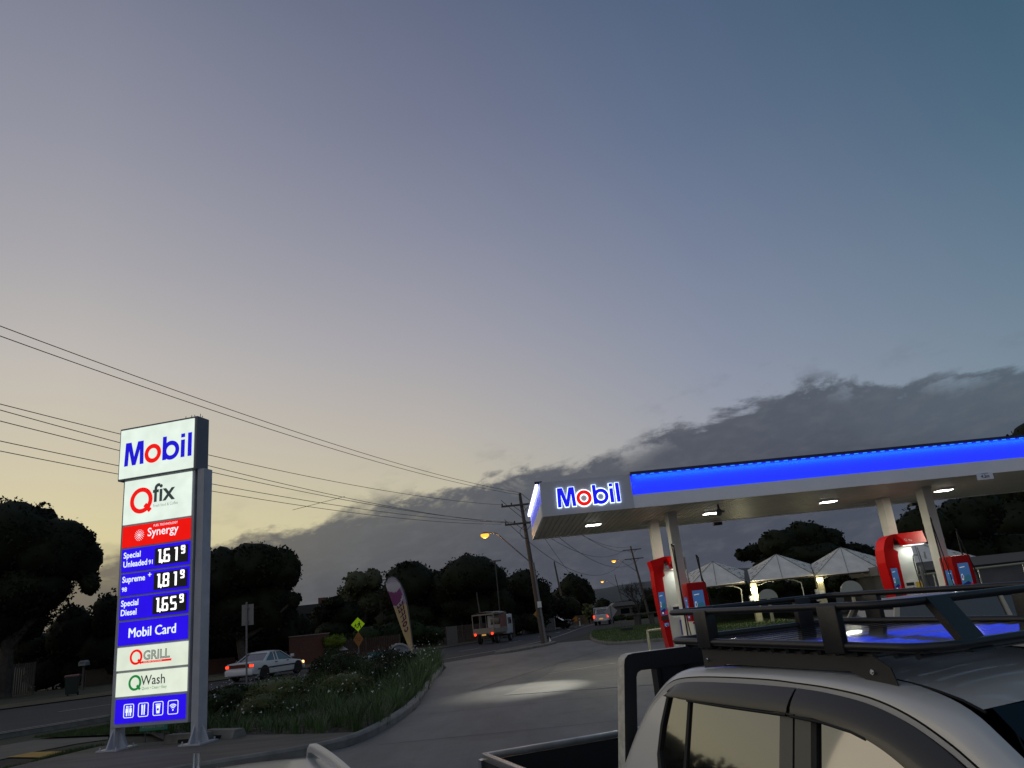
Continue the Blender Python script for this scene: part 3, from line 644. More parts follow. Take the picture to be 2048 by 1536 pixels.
def tall_pump(loc,label,hx=1.02):
    t=thing('fuel_dispenser',label,'fuel pump',loc,CR,'fuel pumps under the canopy')
    f=MB(); f.b2((-.1,-.15,-.02),(1.2,.75,.13)); f.obj('plinth',kerbm,t)
    f=MB(); f.bbox((.24,0,.13),(.96,.52,2.74),.02); f.obj('body',pumpw,t)
    po=[(.10,.13),(.02,.9),(-.04,1.6),(-.07,2.2),(-.03,2.62),(.08,2.92),(.24,3.06),(.42,3.10),(1.02,3.10),(1.02,2.84),(.54,2.82),(.40,3.0),(.31,2.62),(.44,2.52),(.40,2.40),(.38,1.5),(.36,.13)] if hx>1 else [(.16,.13),(.08,.9),(.02,1.6),(-.01,2.2),(.0,2.70),(-.06,3.02),(.10,3.06),(.42,3.12),(1.02,3.12),(1.02,2.86),(.60,2.84),(.42,3.02),(.33,2.66),(.36,2.52),(.28,2.45),(.27,1.5),(.30,.13)]
    f=MB(); f.prism([(min(a,hx) if b>2.75 else a,b) for a,b in po],-.05,.57); f.obj('side_frame',[redp],t)
    # header tilted outwards over the lane, lit from below
    if hx<1: HX=.0
    xr=1.42 if hx>1 else .84; f=MB(); f.add([(.50,-.052,3.10),(xr,-.052,3.12),(xr-.12,-.40,2.72),(.66 if hx>1 else .58,-.40,2.70),(.50,.2,3.10),(xr,.2,3.12),(xr-.17,-.06,2.74),(.56,-.06,2.70)],[(0,1,2,3),(0,4,5,1),(3,2,6,7),(0,3,7,4),(1,5,6,2),(4,7,6,5)]); hd=f.obj('header',redp,t)
    def fr(a,b,w):   # along the sloping face
        return (.62+a,-.052-.348*(1-b)/1.+w*.75,2.71+.39*b+w*.66)
    b=MB(); q_=.72 if hx>1 else .25; text(b,'Synergy',.14*q_/.72,.30,.20,-.004,fr=fr,bold=.003,xs=q_); text(b,'FUEL TECHNOLOGY',.24*q_/.72,.68,.08,-.004,fr=fr,xs=q_)
    for k in range(10): a=2*PI*k/10; b.ring(.06+.035*math.cos(a),.42+.09*math.sin(a),.012,.001,-.012,-.006,fr,n=6)
    b.obj('lettering',emi('header_ink',(.75,.6,.6),.4),hd)
    f=MB(); f.b2((.60,-.34,2.675),(xr-.2,-.12,2.69)); f.obj('header_light',emi('header_lamp',(.95,1,.95),2.5),hd)
    area(t,(.85,-.26,2.66),.5,.12,5,(.95,1.,.92))
    poster(t,.045,.255,1.28,2.0,-.052); poster(t,.10,.25,.92,1.03,-.052)
    f=MB(); f.b2((.02,-.056,1.12),(.25,-.051,1.24)); f.obj('keypad',blackpl,t)
    f=MB(); f.b2((.40,-.03,1.15),(.95,.0,1.55)); q=f.obj('display',white,t)
    f=MB(); f.b2((.46,-.034,1.40),(.72,-.031,1.50)); f.b2((.46,-.034,1.24),(.72,-.031,1.34)); f.obj('screen',LEDBG,q)
    f=MB(); f.b2((.78,-.05,1.1),(.98,-.031,1.5)); f.obj('price_label',pyel,t)
    f=MB(); f.b2((.62,-.12,.62),(.98,.0,1.08)); f.obj('nozzle_boot',mat('boot_blue',(.02,.03,.30),.4),t)
    return t
def hose(par,pts,r=.018): f=MB(); f.tube(pts,r,8); return f.obj('hose',rubber,par)
def bez(P,n=14):
    P=[Vector(p) for p in P]; k=len(P); o=[]
    for i in range(k-1):
        a=P[max(0,i-1)];b=P[i];c=P[i+1];d=P[min(k-1,i+2)]
        for j in range(n if i<k-2 else n+1):
            t=j/n; o.append(.5*((2*b)+(c-a)*t+(2*a-5*b+4*c-d)*t*t+(3*b-a-3*c+d)*t**3))
    return o
navyn=mat('nozzle_blue',(.03,.05,.35),.4); redn=mat('nozzle_red',(.5,.02,.02),.4)
tp=[]
for k,(loc,lab) in enumerate((((4.02,25.75,.0),'tall red and white fuel dispenser of the left island, hoses looped on its mast'),((11.86,26.1,.0),'tall red and white fuel dispenser of the right island with a tilted red header'))):
    t=tall_pump(loc,lab,.70 if k==0 else 1.02)
    f=MB(); f.b2((1.05,-.06,.13),(1.12,.04,3.05 if k==0 else 2.0)); f.obj('hose_mast',darkg,t)
    hose(t,bez([(1.05,-.05,2.35),(.86,-.14,2.33),(.80,-.2,2.0),(.82,-.22,1.4),(.86,-.2,1.0)])); hose(t,bez([(1.10,-.08,2.6),(1.14,-.12,1.8),(1.16,-.16,1.0),(1.02,-.2,.5),(.8,-.16,.8)]))
    if k==0:
        f=MB(); f.tube([(.70+.17*math.cos(a),-.45,2.82+.17*math.sin(a)) for a in [2*PI*i/20 for i in range(20)]],.02,6,closed=True); f.obj('hose_loop',rubber,t)
        hose(t,bez([(1.0,-.3,2.5),(.94,-.35,2.62),(.86,-.35,2.5),(.95,-.3,2.3)]),.014)
    for i,(xx,mm) in enumerate(((.66,navyn),(.78,redn),(.90,blackpl))): nozzle(t,xx,-.16,.86-.08*i,mm)
def short_pump(loc,label):
    t=thing('fuel_dispenser',label,'fuel pump',loc,CR,'fuel pumps under the canopy')
    f=MB(); f.b2((-.1,-.15,-.02),(.85,1.0,.13)); f.obj('plinth',kerbm,t)
    f=MB(); f.bbox((.03,.02,.13),(.60,.62,1.06),.02); f.obj('body',pumpw,t)
    f=MB(); f.bbox((0,-.02,1.04),(.62,.66,2.16),.07); f.obj('head',redp,t,smooth=True)
    poster(t,.14,.47,1.16,1.92,-.022)
    f=MB(); f.b2((.02,-.03,.98),(.60,.0,1.03)); f.obj('trim',redp,t)
    poster(t,.12,.46,1.12,1.75,0,side=-.004)
    f=MB(); f.b2((.40,-.03,.55),(.56,.018,.95)); f.obj('nozzle_boot',blackpl,t)
    for s_,h_ in ((-.12,3.35),(.58,2.95)):
        f=MB(); f.tube(bez([(s_,.3,.13),(s_,.3,h_-.35),(s_-.02,.24,h_-.08),(s_-.10,.12,h_)],8),.022,8); f.obj('hose_mast',blackp,t)
    hose(t,bez([(.48,.12,2.95),(.52,.02,2.3),(.66,-.05,1.5),(.62,-.12,.7),(.5,-.1,.75)]))
    hose(t,bez([(-.22,.12,3.35),(-.20,.02,2.4),(-.16,-.06,1.4),(-.1,-.1,.6),(.05,-.1,.5)]),.015)
    nozzle(t,.5,-.06,.75,blackpl); return t
short_pump((4.60,23.55,0),'short fuel dispenser with red poster head in front of the left island column')
short_pump((12.72,23.75,0),'short fuel dispenser with red poster head in front of the right island column')
for x0,lab in ((3.9,'left'),(12.1,'right')):
    f=MB(); f.bbox((x0-.3,22.9,-.05),(x0+1.5,28.0,.125),.05); struct(f.obj('pump_island',kerbm,smooth=True))
# bent steel guard rails at the ends of the islands
hp=thing('hoop_guard','cream bent steel hoop guard beside the tall left fuel dispenser','bollard',(3.72,27.0,0),0)
f=MB(); f.tube(bez([(0,0,-.05),(0,0,.72),(.03,0,.80),(.12,0,.82),(.9,0,.82),(1.,0,.78),(1.02,0,.7),(1.02,0,-.05)],6),.042,12); f.obj('rail',mat('cream_steel',(.42,.42,.33),.5),hp,smooth=True)
for x in (0,1.02): f=MB(); f.lathe((x,0,0),[(.09,0),(.09,.012),(.05,.02)],12); f.obj('foot_plate',steelg,hp)
# added spot, no lamp seen there, for the light patch on the forecourt
def spot(par,loc,tgt,e,c,size,blend=.15,rad_=.05):
    l=bpy.data.lights.new('added_spot','SPOT'); l.energy=e; l.color=c; l.spot_size=rad(size); l.spot_blend=blend; l.shadow_soft_size=rad_
    o=bpy.data.objects.new('added_spot',l); COL.objects.link(o); o.location=loc; o.rotation_euler=(Vector(tgt)-Vector(loc)).to_track_quat('-Z','Y').to_euler(); o.parent=par; return o
spot(can,(.55,.55,Z0-.04),(-1.05,-2.45,0),1350,(1.,.98,.84),38,.85)
# ------------------------------------------------------------------ wash bays behind
wroof=mat('bay_roof',(.80,.77,.70),.6,var=.15,vs=1.2); wmoss=mat('bay_roof_mossy',(.74,.70,.62),.8,c2=(.045,.04,.03),thr=(.55,.60),vs=4.5)
postl=mat('bay_post',(.50,.46,.30),.5,var=.25,vs=4); seam=mat('bay_seam',(.15,.14,.12),.8)
def bay(lab,ap,fl,fr_,bl,br,D=44.6,back=3.3,hood=None):
    A=at(*ap,D+1.7); FL=at(*fl,D);FR=at(*fr_,D+.1);BL=at(*bl,D+back);BR=at(*br,D+back)
    o=(FL+FR)/2; o.z=0; t=thing('wash_bay_roof',lab,'wash bay roof',o,0,'peaked wash bay roofs'); P=[p-o for p in (A,FL,FR,BL,BR)]
    A,FL,FR,BL,BR=P; dz=Vector((0,0,-.05)); MF=(FL+FR)/2+Vector((0,-.05,.0))
    f=MB(); f.add([A,FL,MF,FR,A+dz,FL+dz,MF+dz,FR+dz],[(0,1,2),(0,2,3),(4,6,5),(4,7,6),(1,5,6,2),(2,6,7,3)])
    f.obj('front_slope',wroof,t,fix=False)
    f=MB(); f.add([A,FL,BL,A+dz,FL+dz,BL+dz],[(0,2,1),(3,4,5),(0,3,5,2),(1,2,5,4)]); f.add([A,FR,BR,A+dz,FR+dz,BR+dz],[(0,1,2),(3,5,4),(0,2,5,3),(1,4,5,2)]); f.obj('side_slope',wmoss,t,fix=False)
    f=MB(); f.add([A,BL,BR,A+dz,BL+dz,BR+dz],[(0,2,1),(3,4,5)]); f.obj('rear_slope',wroof,t,fix=False)
    f=MB()
    for a,b_ in ((A,MF),(A,FL),(A,FR)): f.tube([a+Vector((0,-.02,.012)),b_+Vector((0,-.02,.012))],.014,4)
    f.obj('seam',seam,t)
    f=MB()
    for a,b_ in ((FL,FR),): f.tube([a+Vector((0,.02,-.09)),b_+Vector((0,.02,-.09))],.045,6)
    f.obj('eave_beam',mat('eave_brown',(.07,.045,.03),.8),t)
    return t
bay('left peaked pale wash bay roof, clean and plain, nearest the pumps of the left island',(1425,1123),(1376,1176),(1489,1163),(1370,1150),(1488,1141))
bay('middle peaked wash bay roof with dark moss spots on its right slope',(1552,1108),(1501,1162),(1627,1149),(1495,1140),(1620,1128))
bay('peaked wash bay roof speckled with moss left of the tall red dispenser',(1680.5,1094),(1631,1151),(1760,1138),(1621,1129),(1751,1113))
bay('plain peaked wash bay roof at the far right, showing beside the right island columns',(1826,1080),(1764,1137),(1917,1122),(1768,1116),(1973,1118))
wl=emi('bay_lamp_lit',(1.,.93,.55),26.)
for k,(px,y0,lit) in enumerate(((1501,1170,1),(1632,1152,0),(1757,1142,1),(1925,1130,0))):
    P=at(px,y0,44.7); t=thing('bay_post',('pale post under a bright lamp between the left and middle wash bays','yellow lit post between the two mossy wash bays','pale post under a bright lamp just left of the tall right dispenser','yellow post behind the short right dispenser')[k],'post',(P.x,P.y,0),0,'lit posts between the wash bays')
    f=MB(); f.b2((0,0,0),(.34,.3,P.z+.1)); f.obj('post',postl,t)
    f=MB(); f.b2((-.16,.02,.9),(-.003,.24,1.55)); f.obj('control_box',steelg,t)
    f=MB(); f.b2((.02,-.03,1.2),(.26,-.002,1.45)); f.obj('notice',white,t)
    if lit:
        f=MB(); f.lathe((.1,-.12,P.z-.28),[(.001,-.15),(.12,-.11),(.16,0),(.12,.11),(.001,.15)],12); f.obj('lamp',wl,t)
        l=bpy.data.lights.new('bay_light','POINT'); l.energy=55; l.color=(1,.92,.6); l.shadow_soft_size=.1; o=bpy.data.objects.new('bay_light',l); COL.objects.link(o); o.parent=t; o.location=(.12,-.35,P.z-.3)
    else:
        l=bpy.data.lights.new('bay_light','POINT'); l.energy=12; l.color=(1,.9,.5); l.shadow_soft_size=.1; o=bpy.data.objects.new('bay_light',l); COL.objects.link(o); o.parent=t; o.location=(.1,-.5,P.z-.25)
        f=MB(); f.b2((.02,-.06,P.z-.3),(.3,-.003,P.z-.16)); f.obj('lamp',wl,t)
for k,(pts,lab) in enumerate((([(1512,1171),(1525,1168),(1532,1164),(1546,1162)],'pale wash boom arm under the left side of the middle wash bay roof'),([(1575,1159),(1588,1160),(1596,1163),(1602,1165),(1606,1180),(1612,1215)],'pale hose boom hanging down at the right of the middle wash bay'),([(1634,1158),(1650,1156),(1660,1151),(1678,1149)],'pale wash boom arm under the left side of the third wash bay roof'),([(1706,1146),(1722,1146),(1730,1150),(1748,1150)],'pale boom arm beside the lamp left of the tall red dispenser'),([(1393,1182),(1402,1176),(1412,1176),(1422,1174)],'pale boom arm under the left wash bay roof'),([(1450,1172),(1465,1172),(1475,1175),(1482,1178),(1485,1205)],'pale hose boom at the right of the left wash bay'))):
    P=[at(x,y,44.9) for x,y in pts]; o=P[0].copy(); f=MB(); f.tube([p-o for p in P],.028,6); f.lathe(tuple(P[-1]-o),[(.001,-.07),(.06,-.04),(.06,.04),(.001,.07)],8)
    q=f.obj('wash_boom',mat('boom_pale',(.55,.55,.50),.4)); q.location=o; tag(q,lab,'boom arm','wash booms')
for k,(px,py,r,lab) in enumerate(((1537,1197,.52,'half-round pale sign on a short post, left one of the two behind the roof rack'),(1704,1183,.60,'half-round pale sign on a short post, right one of the two behind the roof rack'))):
    P=at(px,py,42.5); t=thing('half_round_sign',lab,'sign',(P.x,P.y,0),0,'half-round bay signs')
    f=MB(); n=18; f.prism([(r*math.cos(PI*i/n),P.z+r*.95*math.sin(PI*i/n)) for i in range(n+1)],0,.06); f.obj('board',mat('sign_pale',(.40,.42,.38),.5),t)
    f=MB(); f.b2((-.05,.02,0),(.10,.12,P.z)); f.obj('post',postl,t)
# dark rear wall of the bays, roller shutter look, low building on the right with railing
P=at(1700,1150,50.5); bw=thing('bay_rear_wall','dark green boundary wall behind the wash bays','wall',(16,50.5,0),0)
f=MB(); f.b2((-5,0,0),(3.2,.2,2.15)); f.obj('wall',mat('dark_green_sheet',(.018,.028,.016),.8,var=.3,vs=2),bw)
f=MB()
for i in range(26): f.b2((-7.8,-.04,.2+i*.07),(-5.0,-.005,.245+i*.07))
f.obj('shutter',mat('shutter_dark',(.03,.035,.03),.6),bw)
bd=thing('low_building','low grey flat-roofed building behind a rail fence at the right edge','building',(19.5,44.0,0),0)
f=MB(); f.b2((0,0,0),(16,6,1.95)); f.obj('wall',mat('grey_render',(.12,.12,.125),.8,var=.15,vs=1),bd)
f=MB(); f.b2((-.3,-.4,1.95),(16.5,6.3,2.42)); f.obj('roof',mat('grey_roof',(.17,.165,.165),.6),bd)
for x in (3.2,): f=MB(); f.tube([(x,1,2.42),(x,1,3.0)],.05,8); f.obj('vent_pipe',alu,bd)
rf=thing('rail_fence','pale tubular rail fence in front of the low grey building','fence',(17.4,38.5,0),0)
f=MB(); f.tube([(0,0,1.72),(14,0,1.86)],.045,6); f.obj('top_rail',mat('rail_pale',(.40,.40,.28),.5),rf)
for i in range(7): f=MB(); f.tube([(i*2.2,0,0),(i*2.2,0,1.74+.02*i)],.035,6); f.obj('post',alu,rf)
# ------------------------------------------------------------------ power poles, lamps and wires
sod=emi('sodium_lit',(1.,.40,.045),1.9); galv=mat('galvanised',(.17,.17,.175),.5,metal=.3)
def pole(loc,h,label,lean=-.5,arms=((8.09,1.25),(6.97,1.2)),r=.16,lamp=None,conduit=True,simple=False):
    t=thing('power_pole',label,'power pole',loc,0,'wooden power poles along the street')
    X=lambda z:lean*z/h
    f=MB(); f.tube([(0,0,-.2),(X(h*.5),0,h*.5),(X(h),0,h-.35),(X(h),0,h)],[r,r*.85,r*.6,r*.5],10); f.obj('pole',wood,t)
    for z,w_ in arms:
        f=MB(); f.box((X(z)+0.,-.16,z),(w_*2,.09,.11)); f.tube([(X(z)-.55,-.16,z),(X(z-.5),-.12,z-.5)],.018,5); f.tube([(X(z)+.55,-.16,z),(X(z-.5),-.12,z-.5)],.018,5); a=f.obj('crossarm',wood,t)
        if not simple:
            for q in (-.95,-.5,.5,.95): f=MB(); f.lathe((X(z)+w_*q,-.16,z+.05),[(.02,0),(.045,.03),(.035,.07),(.05,.10),(.02,.14)],8); f.obj('insulator',blackpl,a)
    if conduit:
        f=MB(); f.tube([(.13,-.1,0),(X(4.6)+.13,-.1,4.6)],.07,8); f.obj('conduit',galv,t)
        f=MB(); f.b2((-.14,-.21,2.0),(.10,-.17,2.35)); f.obj('number_plate',white,t)
        f=MB(); f.tube(bez([(X(6.9),-.15,6.9),(X(6.6)-.35,-.2,6.5),(X(6.2)-.25,-.2,6.1),(X(6),-.12,6.05)]),.015,5); f.obj('service_cable',blackpl,t)
    if lamp:
        z0,dx,z1=lamp
        s=thing('street_lamp',lamp_label,'street lamp',(0,0,0)) if 0 else None
        f=MB(); f.tube([(X(z0),-.12,z0),(X(z0)+dx*.78,-.12,z1+.02),(X(z0)+dx*.86,-.12,z1+.09),(X(z0)+dx,-.12,z1+.10)],.035,8); a=f.obj('lamp_arm',galv,t)
        f=MB(); f.lathe((X(z0)+dx-.22,-.12,z1+.10),[(.05,.10),(.2,.05),(.22,-.01),(.1,-.02)],12); f.obj('lamp_head',galv,a)
        f=MB(); f.lathe((X(z0)+dx-.22,-.12,z1+.03),[(.001,-.2),(.16,-.16),(.26,-.04),(.24,.05)],12); f.obj('lamp_lens',sod,a)
        l=bpy.data.lights.new('lamp_light','POINT'); l.energy=130; l.color=(1,.5,.13); l.shadow_soft_size=.2; o=bpy.data.objects.new('lamp_light',l); COL.objects.link(o); o.parent=a; o.location=(X(z0)+dx-.22,-.12,z1-.25)
    return t
PM=Vector((.29,46.06,.12))
pole(PM,8.83,'tall wooden power pole with two crossarms and a lit street lamp, on the kerb island',-.5,lamp=(4.60,-2.38,6.48))
P2=at(1296,1211,95); pole((P2.x,P2.y,0),8.75,'distant wooden power pole with two crossarms left of the tall red fuel dispenser',-1.05,arms=((8.3,1.15),(7.2,1.15)),lamp=(5.6,-2.5,7.15),conduit=False,simple=True)
P3=at(1133,1235,100); pole((P3.x,P3.y,0),8.2,'bare wooden power pole in front of the round tree behind the parked dark car',-.75,arms=(),conduit=False,simple=True)
P4=at(1194,1222,118); pole((P4.x,P4.y,0),4.9,'short bare wooden pole behind the distant white pickup',-.6,arms=(),conduit=False,r=.13,simple=True)
P5=at(1249,1215,140); pole((P5.x,P5.y,0),7.4,'farthest power pole with a small lit lamp above the hills',-.9,arms=(),conduit=False,r=.12,simple=True,lamp=(5.2,-2.5,6.4))
P6=at(967,1262,66); pole((P6.x,P6.y,0),4.1,'thin bare pole rising behind the canopy-framed work truck',-.3,arms=(),conduit=False,r=.08,simple=True)
# wires. Each hangs between two real points with its own sag
wirem=mat('wire',(.02,.02,.022),.6); nw=[0]
def wire(a,b,sag,r,label):
    a=Vector(a);b=Vector(b); P=[]
    for i in range(41):
        t=i/40; p=a.lerp(b,t); p.z-=sag*4*t*(1-t); P.append(p-a)
    f=MB(); f.tube(P,r,4); o=f.obj('overhead_wire',wirem); o.location=a; tag(o,label,'wire','overhead wires'); return o
B0=Vector((-19.5,-5.0,0))
def wire_px(a,offx,zB,px,py,r,label):
    """sag solved so that the wire crosses the left of the picture at the height seen there"""
    b=B0+Vector((offx,offx*-.35,zB)); a=Vector(a); d=ray(px,py); n=Vector((b.y-a.y,-(b.x-a.x),0))
    t=(a-CAM).dot(n)/d.dot(n); q=CAM+d*t; u=(q.xy-a.xy).length/(b.xy-a.xy).length
    sag=1.3; b.z=a.z+(q.z+4*sag*u*(1-u)-a.z)/u; wire(a,b,sag,r,label)
zt=PM.z
for a,ox,zb,py,lab in (((-.23,46,8.85+zt),0,8.9,652,'topmost overhead wire, from the pole tip up to the upper left'),((-.23,46,8.72+zt),.3,8.6,672,'second overhead wire from the top, just under the highest one'),
    ((-1.35,45.9,8.20+zt),-.5,8.35,808,'overhead wire leaving the left end of the upper crossarm'),((-1.3,45.9,7.10+zt),-.6,8.2,820,'upper of the wires ending at the left of the lower crossarm'),
    ((-.85,45.9,7.10+zt),-.2,7.5,842,'second wire from the lower crossarm, crossing behind the pylon head'),((-.7,45.9,7.06+zt),-.2,6.6,882,'third wire from the lower crossarm, crossing behind the pylon'),((-1.5,45.9,7.04+zt),-.6,6.6,902,'lowest overhead wire, ending at the left tip of the lower crossarm')):
    wire_px(a,ox,zb,0,py,.011,lab)
Q2=Vector((P2.x-1.0,P2.y,0))
for (ax,az_),(bx,bz),s,lab in (((0,8.85),(0,8.7),1.2,'thin wire from the near pole tip to the distant pole tip'),((.9,8.5),(.9,8.35),1.5,'upper right wire between the near and distant poles'),((-1.2,8.5),(-1.0,8.35),1.9,'upper left wire between the near and distant poles'),((.8,7.3),(.9,7.3),2.0,'lower right wire between the near and distant poles'),((-1.1,7.3),(-1.0,7.3),2.6,'lower left wire between the near and distant poles')):
    wire((-.2+ax,46,az_+zt),(Q2.x+bx,Q2.y,bz),s,.016,lab)
wire(at(585,1020,30),at(690,993,30),.0,.010,'short spreader rod lying across the lower overhead wires')
wire(at(1046,1010,46),at(1180,1190,100),.6,.014,'slack wire running down from the near pole to the trees')
# small unlit lamp head on its own mast between the trees
t=thing('street_lamp','small unlit grey street lamp head showing above the trees','street lamp',(at(1003,1262,72).x,72,0)); hz=at(1003,1122,72).z
f=MB(); f.tube([(0,0,0),(0,0,hz-.1),(-.1,0,hz)],.05,8); f.obj('mast',wood,t); f=MB(); f.bbox((-.5,-.1,hz),(.55,.1,hz+.14),.04); f.obj('lamp_head',galv,t)
# ------------------------------------------------------------------ road signs
def diamond(mb,cx,cz,r,y0,y1): mb.prism([(cx,cz-r),(cx+r,cz),(cx,cz+r),(cx-r,cz)],y0,y1)
yg=emi('fluoro_green',(.35,.62,.01),.30); org=mat('sign_orange',(.30,.12,.015),.5)
sb=mat('sign_black',(.012,.012,.012),.6)
def walker(mb,x,z,h,y0=-.012,y1=-.005):
    P=lambda pts: mb.prism([(x+a*h,z+b*h) for a,b in pts],y0,y1)
    mb.ring(x,z+.90*h,.085*h,.001,y0,y1,n=10); P([(-.10,.78),(.12,.80),(.14,.46),(-.12,.46)]); P([(-.12,.47),(.02,.47),(-.10,.22),(-.24,.0),(-.34,.03)]); P([(.0,.47),(.14,.47),(.22,.22),(.26,.0),(.14,.0),(.10,.2)]); P([(-.10,.76),(-.02,.72),(-.26,.46),(-.34,.50)]); P([(.08,.76),(.14,.72),(.36,.56),(.32,.50)])
D=58.; c=at(713,1249,D); base=at(711,1305,D)
t=thing('crossing_sign','lime green diamond sign with two walking children above an orange diamond, across the road','road sign',(c.x+.1,D,0),rad(8)); r=.50
f=MB(); diamond(f,0,c.z,r,0,.02); q=f.obj('diamond',yg,t)
b=MB(); walker(b,.10,c.z-.28,.50); walker(b,-.17,c.z-.26,.34); b.obj('pictogram',sb,q)
f=MB(); f.prism([(0,c.z-1.60),(.36,c.z-1.05),(0,c.z-.50),(-.36,c.z-1.05)],0,.02); q=f.obj('lower_diamond',org,t)
b=MB(); text(b,'SCHOOL',0,c.z-1.02,.12,-.004,align='CENTER'); text(b,'ZONE',0,c.z-1.17,.11,-.004,align='CENTER'); b.obj('lettering',sb,q)
f=MB(); f.b2((-.035,.022,0),(.035,.08,c.z+.3)); f.obj('post',galv,t)
# back of a sign, on a post in front of the sedan
c=at(495,1233,29.4); t=thing('sign_on_post','back of a grey rectangular sign on a slim post in front of the sedan','road sign',(c.x,29.4,.05),rad(-3),None)
f=MB(); f.bbox((-.225,0,c.z-.37),(.235,.012,c.z+.39),.005); f.obj('plate',mat('sign_back',(.20,.20,.19),.5),t)
f=MB(); f.tube([(0,-.04,0),(-.02,-.04,c.z+.48)],.034,10); f.obj('post',galv,t)
for z in (-.25,.25): f=MB(); f.b2((-.06,-.08,c.z+z-.02),(.06,-.001,c.z+z+.02)); f.obj('clamp',galv,t)
# orange curve signs down the road, grey diamond back
for (px,py,D,s_,lab,ex) in ((1076,1228,70,.42,'small orange diamond warning sign right of the near power pole',0),(1145,1224,98,.56,'orange curve warning diamond with a plate beneath, in front of the round tree',1)):
    c=at(px,py,D); t=thing('warning_sign',lab,'road sign',(c.x,D,0),0); f=MB(); diamond(f,0,c.z,s_,0,.02); q=f.obj('diamond',mat('sign_amber',(.38,.17,.01),.5),t)
    b=MB(); b.tube([(-.12,-.01,c.z-.22),(-.10,-.01,c.z),(.08,-.01,c.z+.12),(.12,-.01,c.z+.25)],.035,4); b.obj('arrow',sb,q)
    if ex:
        f=MB(); f.b2((-.55,0,c.z-1.15),(.50,.02,c.z-.62)); q=f.obj('speed_plate',MC['sign_amber'],t); b=MB(); text(b,'50',0,c.z-1.05,.34,-.004,align='CENTER',bold=.01); b.obj('lettering',sb,q)
    f=MB(); f.b2((-.03,.022,0),(.03,.08,c.z)); f.obj('post',galv,t)
c=at(1221,1223,76); t=thing('diamond_sign','back of a large pale grey diamond sign beside the distant white pickup','road sign',(c.x,76,0),0)
f=MB(); f.prism([(0,c.z-.70),(.66,c.z+.05),(.04,c.z+.62),(-.58,c.z-.02)],0,.02); f.obj('plate',mat('sign_back_pale',(.34,.34,.33),.5),t); f=MB(); f.tube([(.05,-.04,0),(.02,-.04,c.z+.5)],.045,8); f.obj('post',galv,t)
# small hazard marker on the island end, reflectors, little pole sign on the lawn
c=at(1098,1277,49); t=thing('hazard_marker','small black and white hazard marker on the road edge beside the near power pole','marker',(c.x,49,0),rad(15))
f=MB(); f.prism([(-.10,.0),(.12,.0),(.14,.42),(-.12,.46)],0,.03); f.obj('post',sb,t); f=MB(); f.prism([(-.02,.05),(.13,.12),(.02,.38)],-.01,-.001); f.obj('reflector',white,t)
for (px,py,D,h,lab) in ((1159,1241,96,.9,'white guide post at the road edge left of the distant pickup'),(1107,1226,88,1.5,'short pale post near the parked dark car')):
    c=at(px,py,D); t=thing('guide_post',lab,'post',(c.x,D,0),0); f=MB(); f.b2((-.06,-.02,0),(.06,.02,h)); f.obj('post',white,t); f=MB(); f.b2((-.05,-.03,h-.3),(.05,-.021,h-.1)); f.obj('reflector',sb,t)
c=at(1244,1263,54); t=thing('short_post','short dark post with a small ground box on the lawn','post',(c.x,54,.12),0)
top=at(1243,1241,54).z; f=MB(); f.tube([(0,0,0),(-.02,0,top-.1)],.03,8); f.b2((-.08,-.02,top-.16),(.08,.02,top-.1)) ; f.obj('post',darkg,t); f=MB(); f.bbox((-.05,-.15,-.02),(.75,.25,.20),.03); f.obj('ground_box',blackpl,t)
c=at(1285,1238,66); t=thing('picnic_table','dark timber bench table under the bare tree beyond the lawn','table',(c.x,66,0),0)
f=MB(); f.b2((-1.3,-.4,.95),(1.3,.4,1.05)); f.obj('table_top',wood,t)
for x in (-.7,.6): f=MB(); f.b2((x,-.3,0),(x+.35,.3,.95)); f.obj('leg',wood,t)
# feather banner: curved pole, sail with printed coffee cup, mirrored lettering
tip=at(773,1160,33); c=at(826,1312,33); t=thing('feather_banner','tall feather banner lettered COFFEE seen from behind, cream below purple, in the flower bed','banner',(c.x+.02,33,.05),0)
def fb(px,py,y=0.): p=at(px,py,33); return (p.x-c.x-.02,y,p.z-.05)
edgeR=[(826,1312),(824,1285),(820,1255),(816,1225),(812,1200),(806,1180),(799,1165),(791,1156),(783,1153),(776,1156),(771,1165)]
edgeL=[(825,1311),(815,1290),(806,1268),(797,1243),(790,1222),(785,1207),(779,1190),(775,1180),(772.5,1173),(771.5,1168),(771,1165)]
def curve(tab,t_):
    k=t_*(len(tab)-1); i=min(int(k),len(tab)-2); u=k-i; return (tab[i][0]*(1-u)+tab[i+1][0]*u, tab[i][1]*(1-u)+tab[i+1][1]*u)
def bil(t_,s_,off):
    a=curve(edgeL,t_);b=curve(edgeR,t_); x=a[0]*(1-s_)+b[0]*s_; y=a[1]*(1-s_)+b[1]*s_
    p=fb(x,y); return (p[0],.05*math.sin(t_*7+s_*2)+off,p[2])
cream=mat('banner_cream',(.52,.38,.19),.8,var=.05,vs=2); purple=mat('banner_purple',(.20,.045,.14),.8); mauve=mat('banner_mauve',(.30,.24,.34),.8); pale=mat('banner_pale',(.48,.42,.44),.8); plum=mat('banner_plum',(.10,.02,.07),.8)
NU,NV=14,60; vs=[];fs=[];mi=[]
for off in (0,.012):
    for j in range(NV+1):
        for i in range(NU+1): vs.append(bil(j/NV,i/NU,off))
def inr(x,y,cx,cy,rx,ry): return ((x-cx)/rx)**2+((y-cy)/ry)**2<1
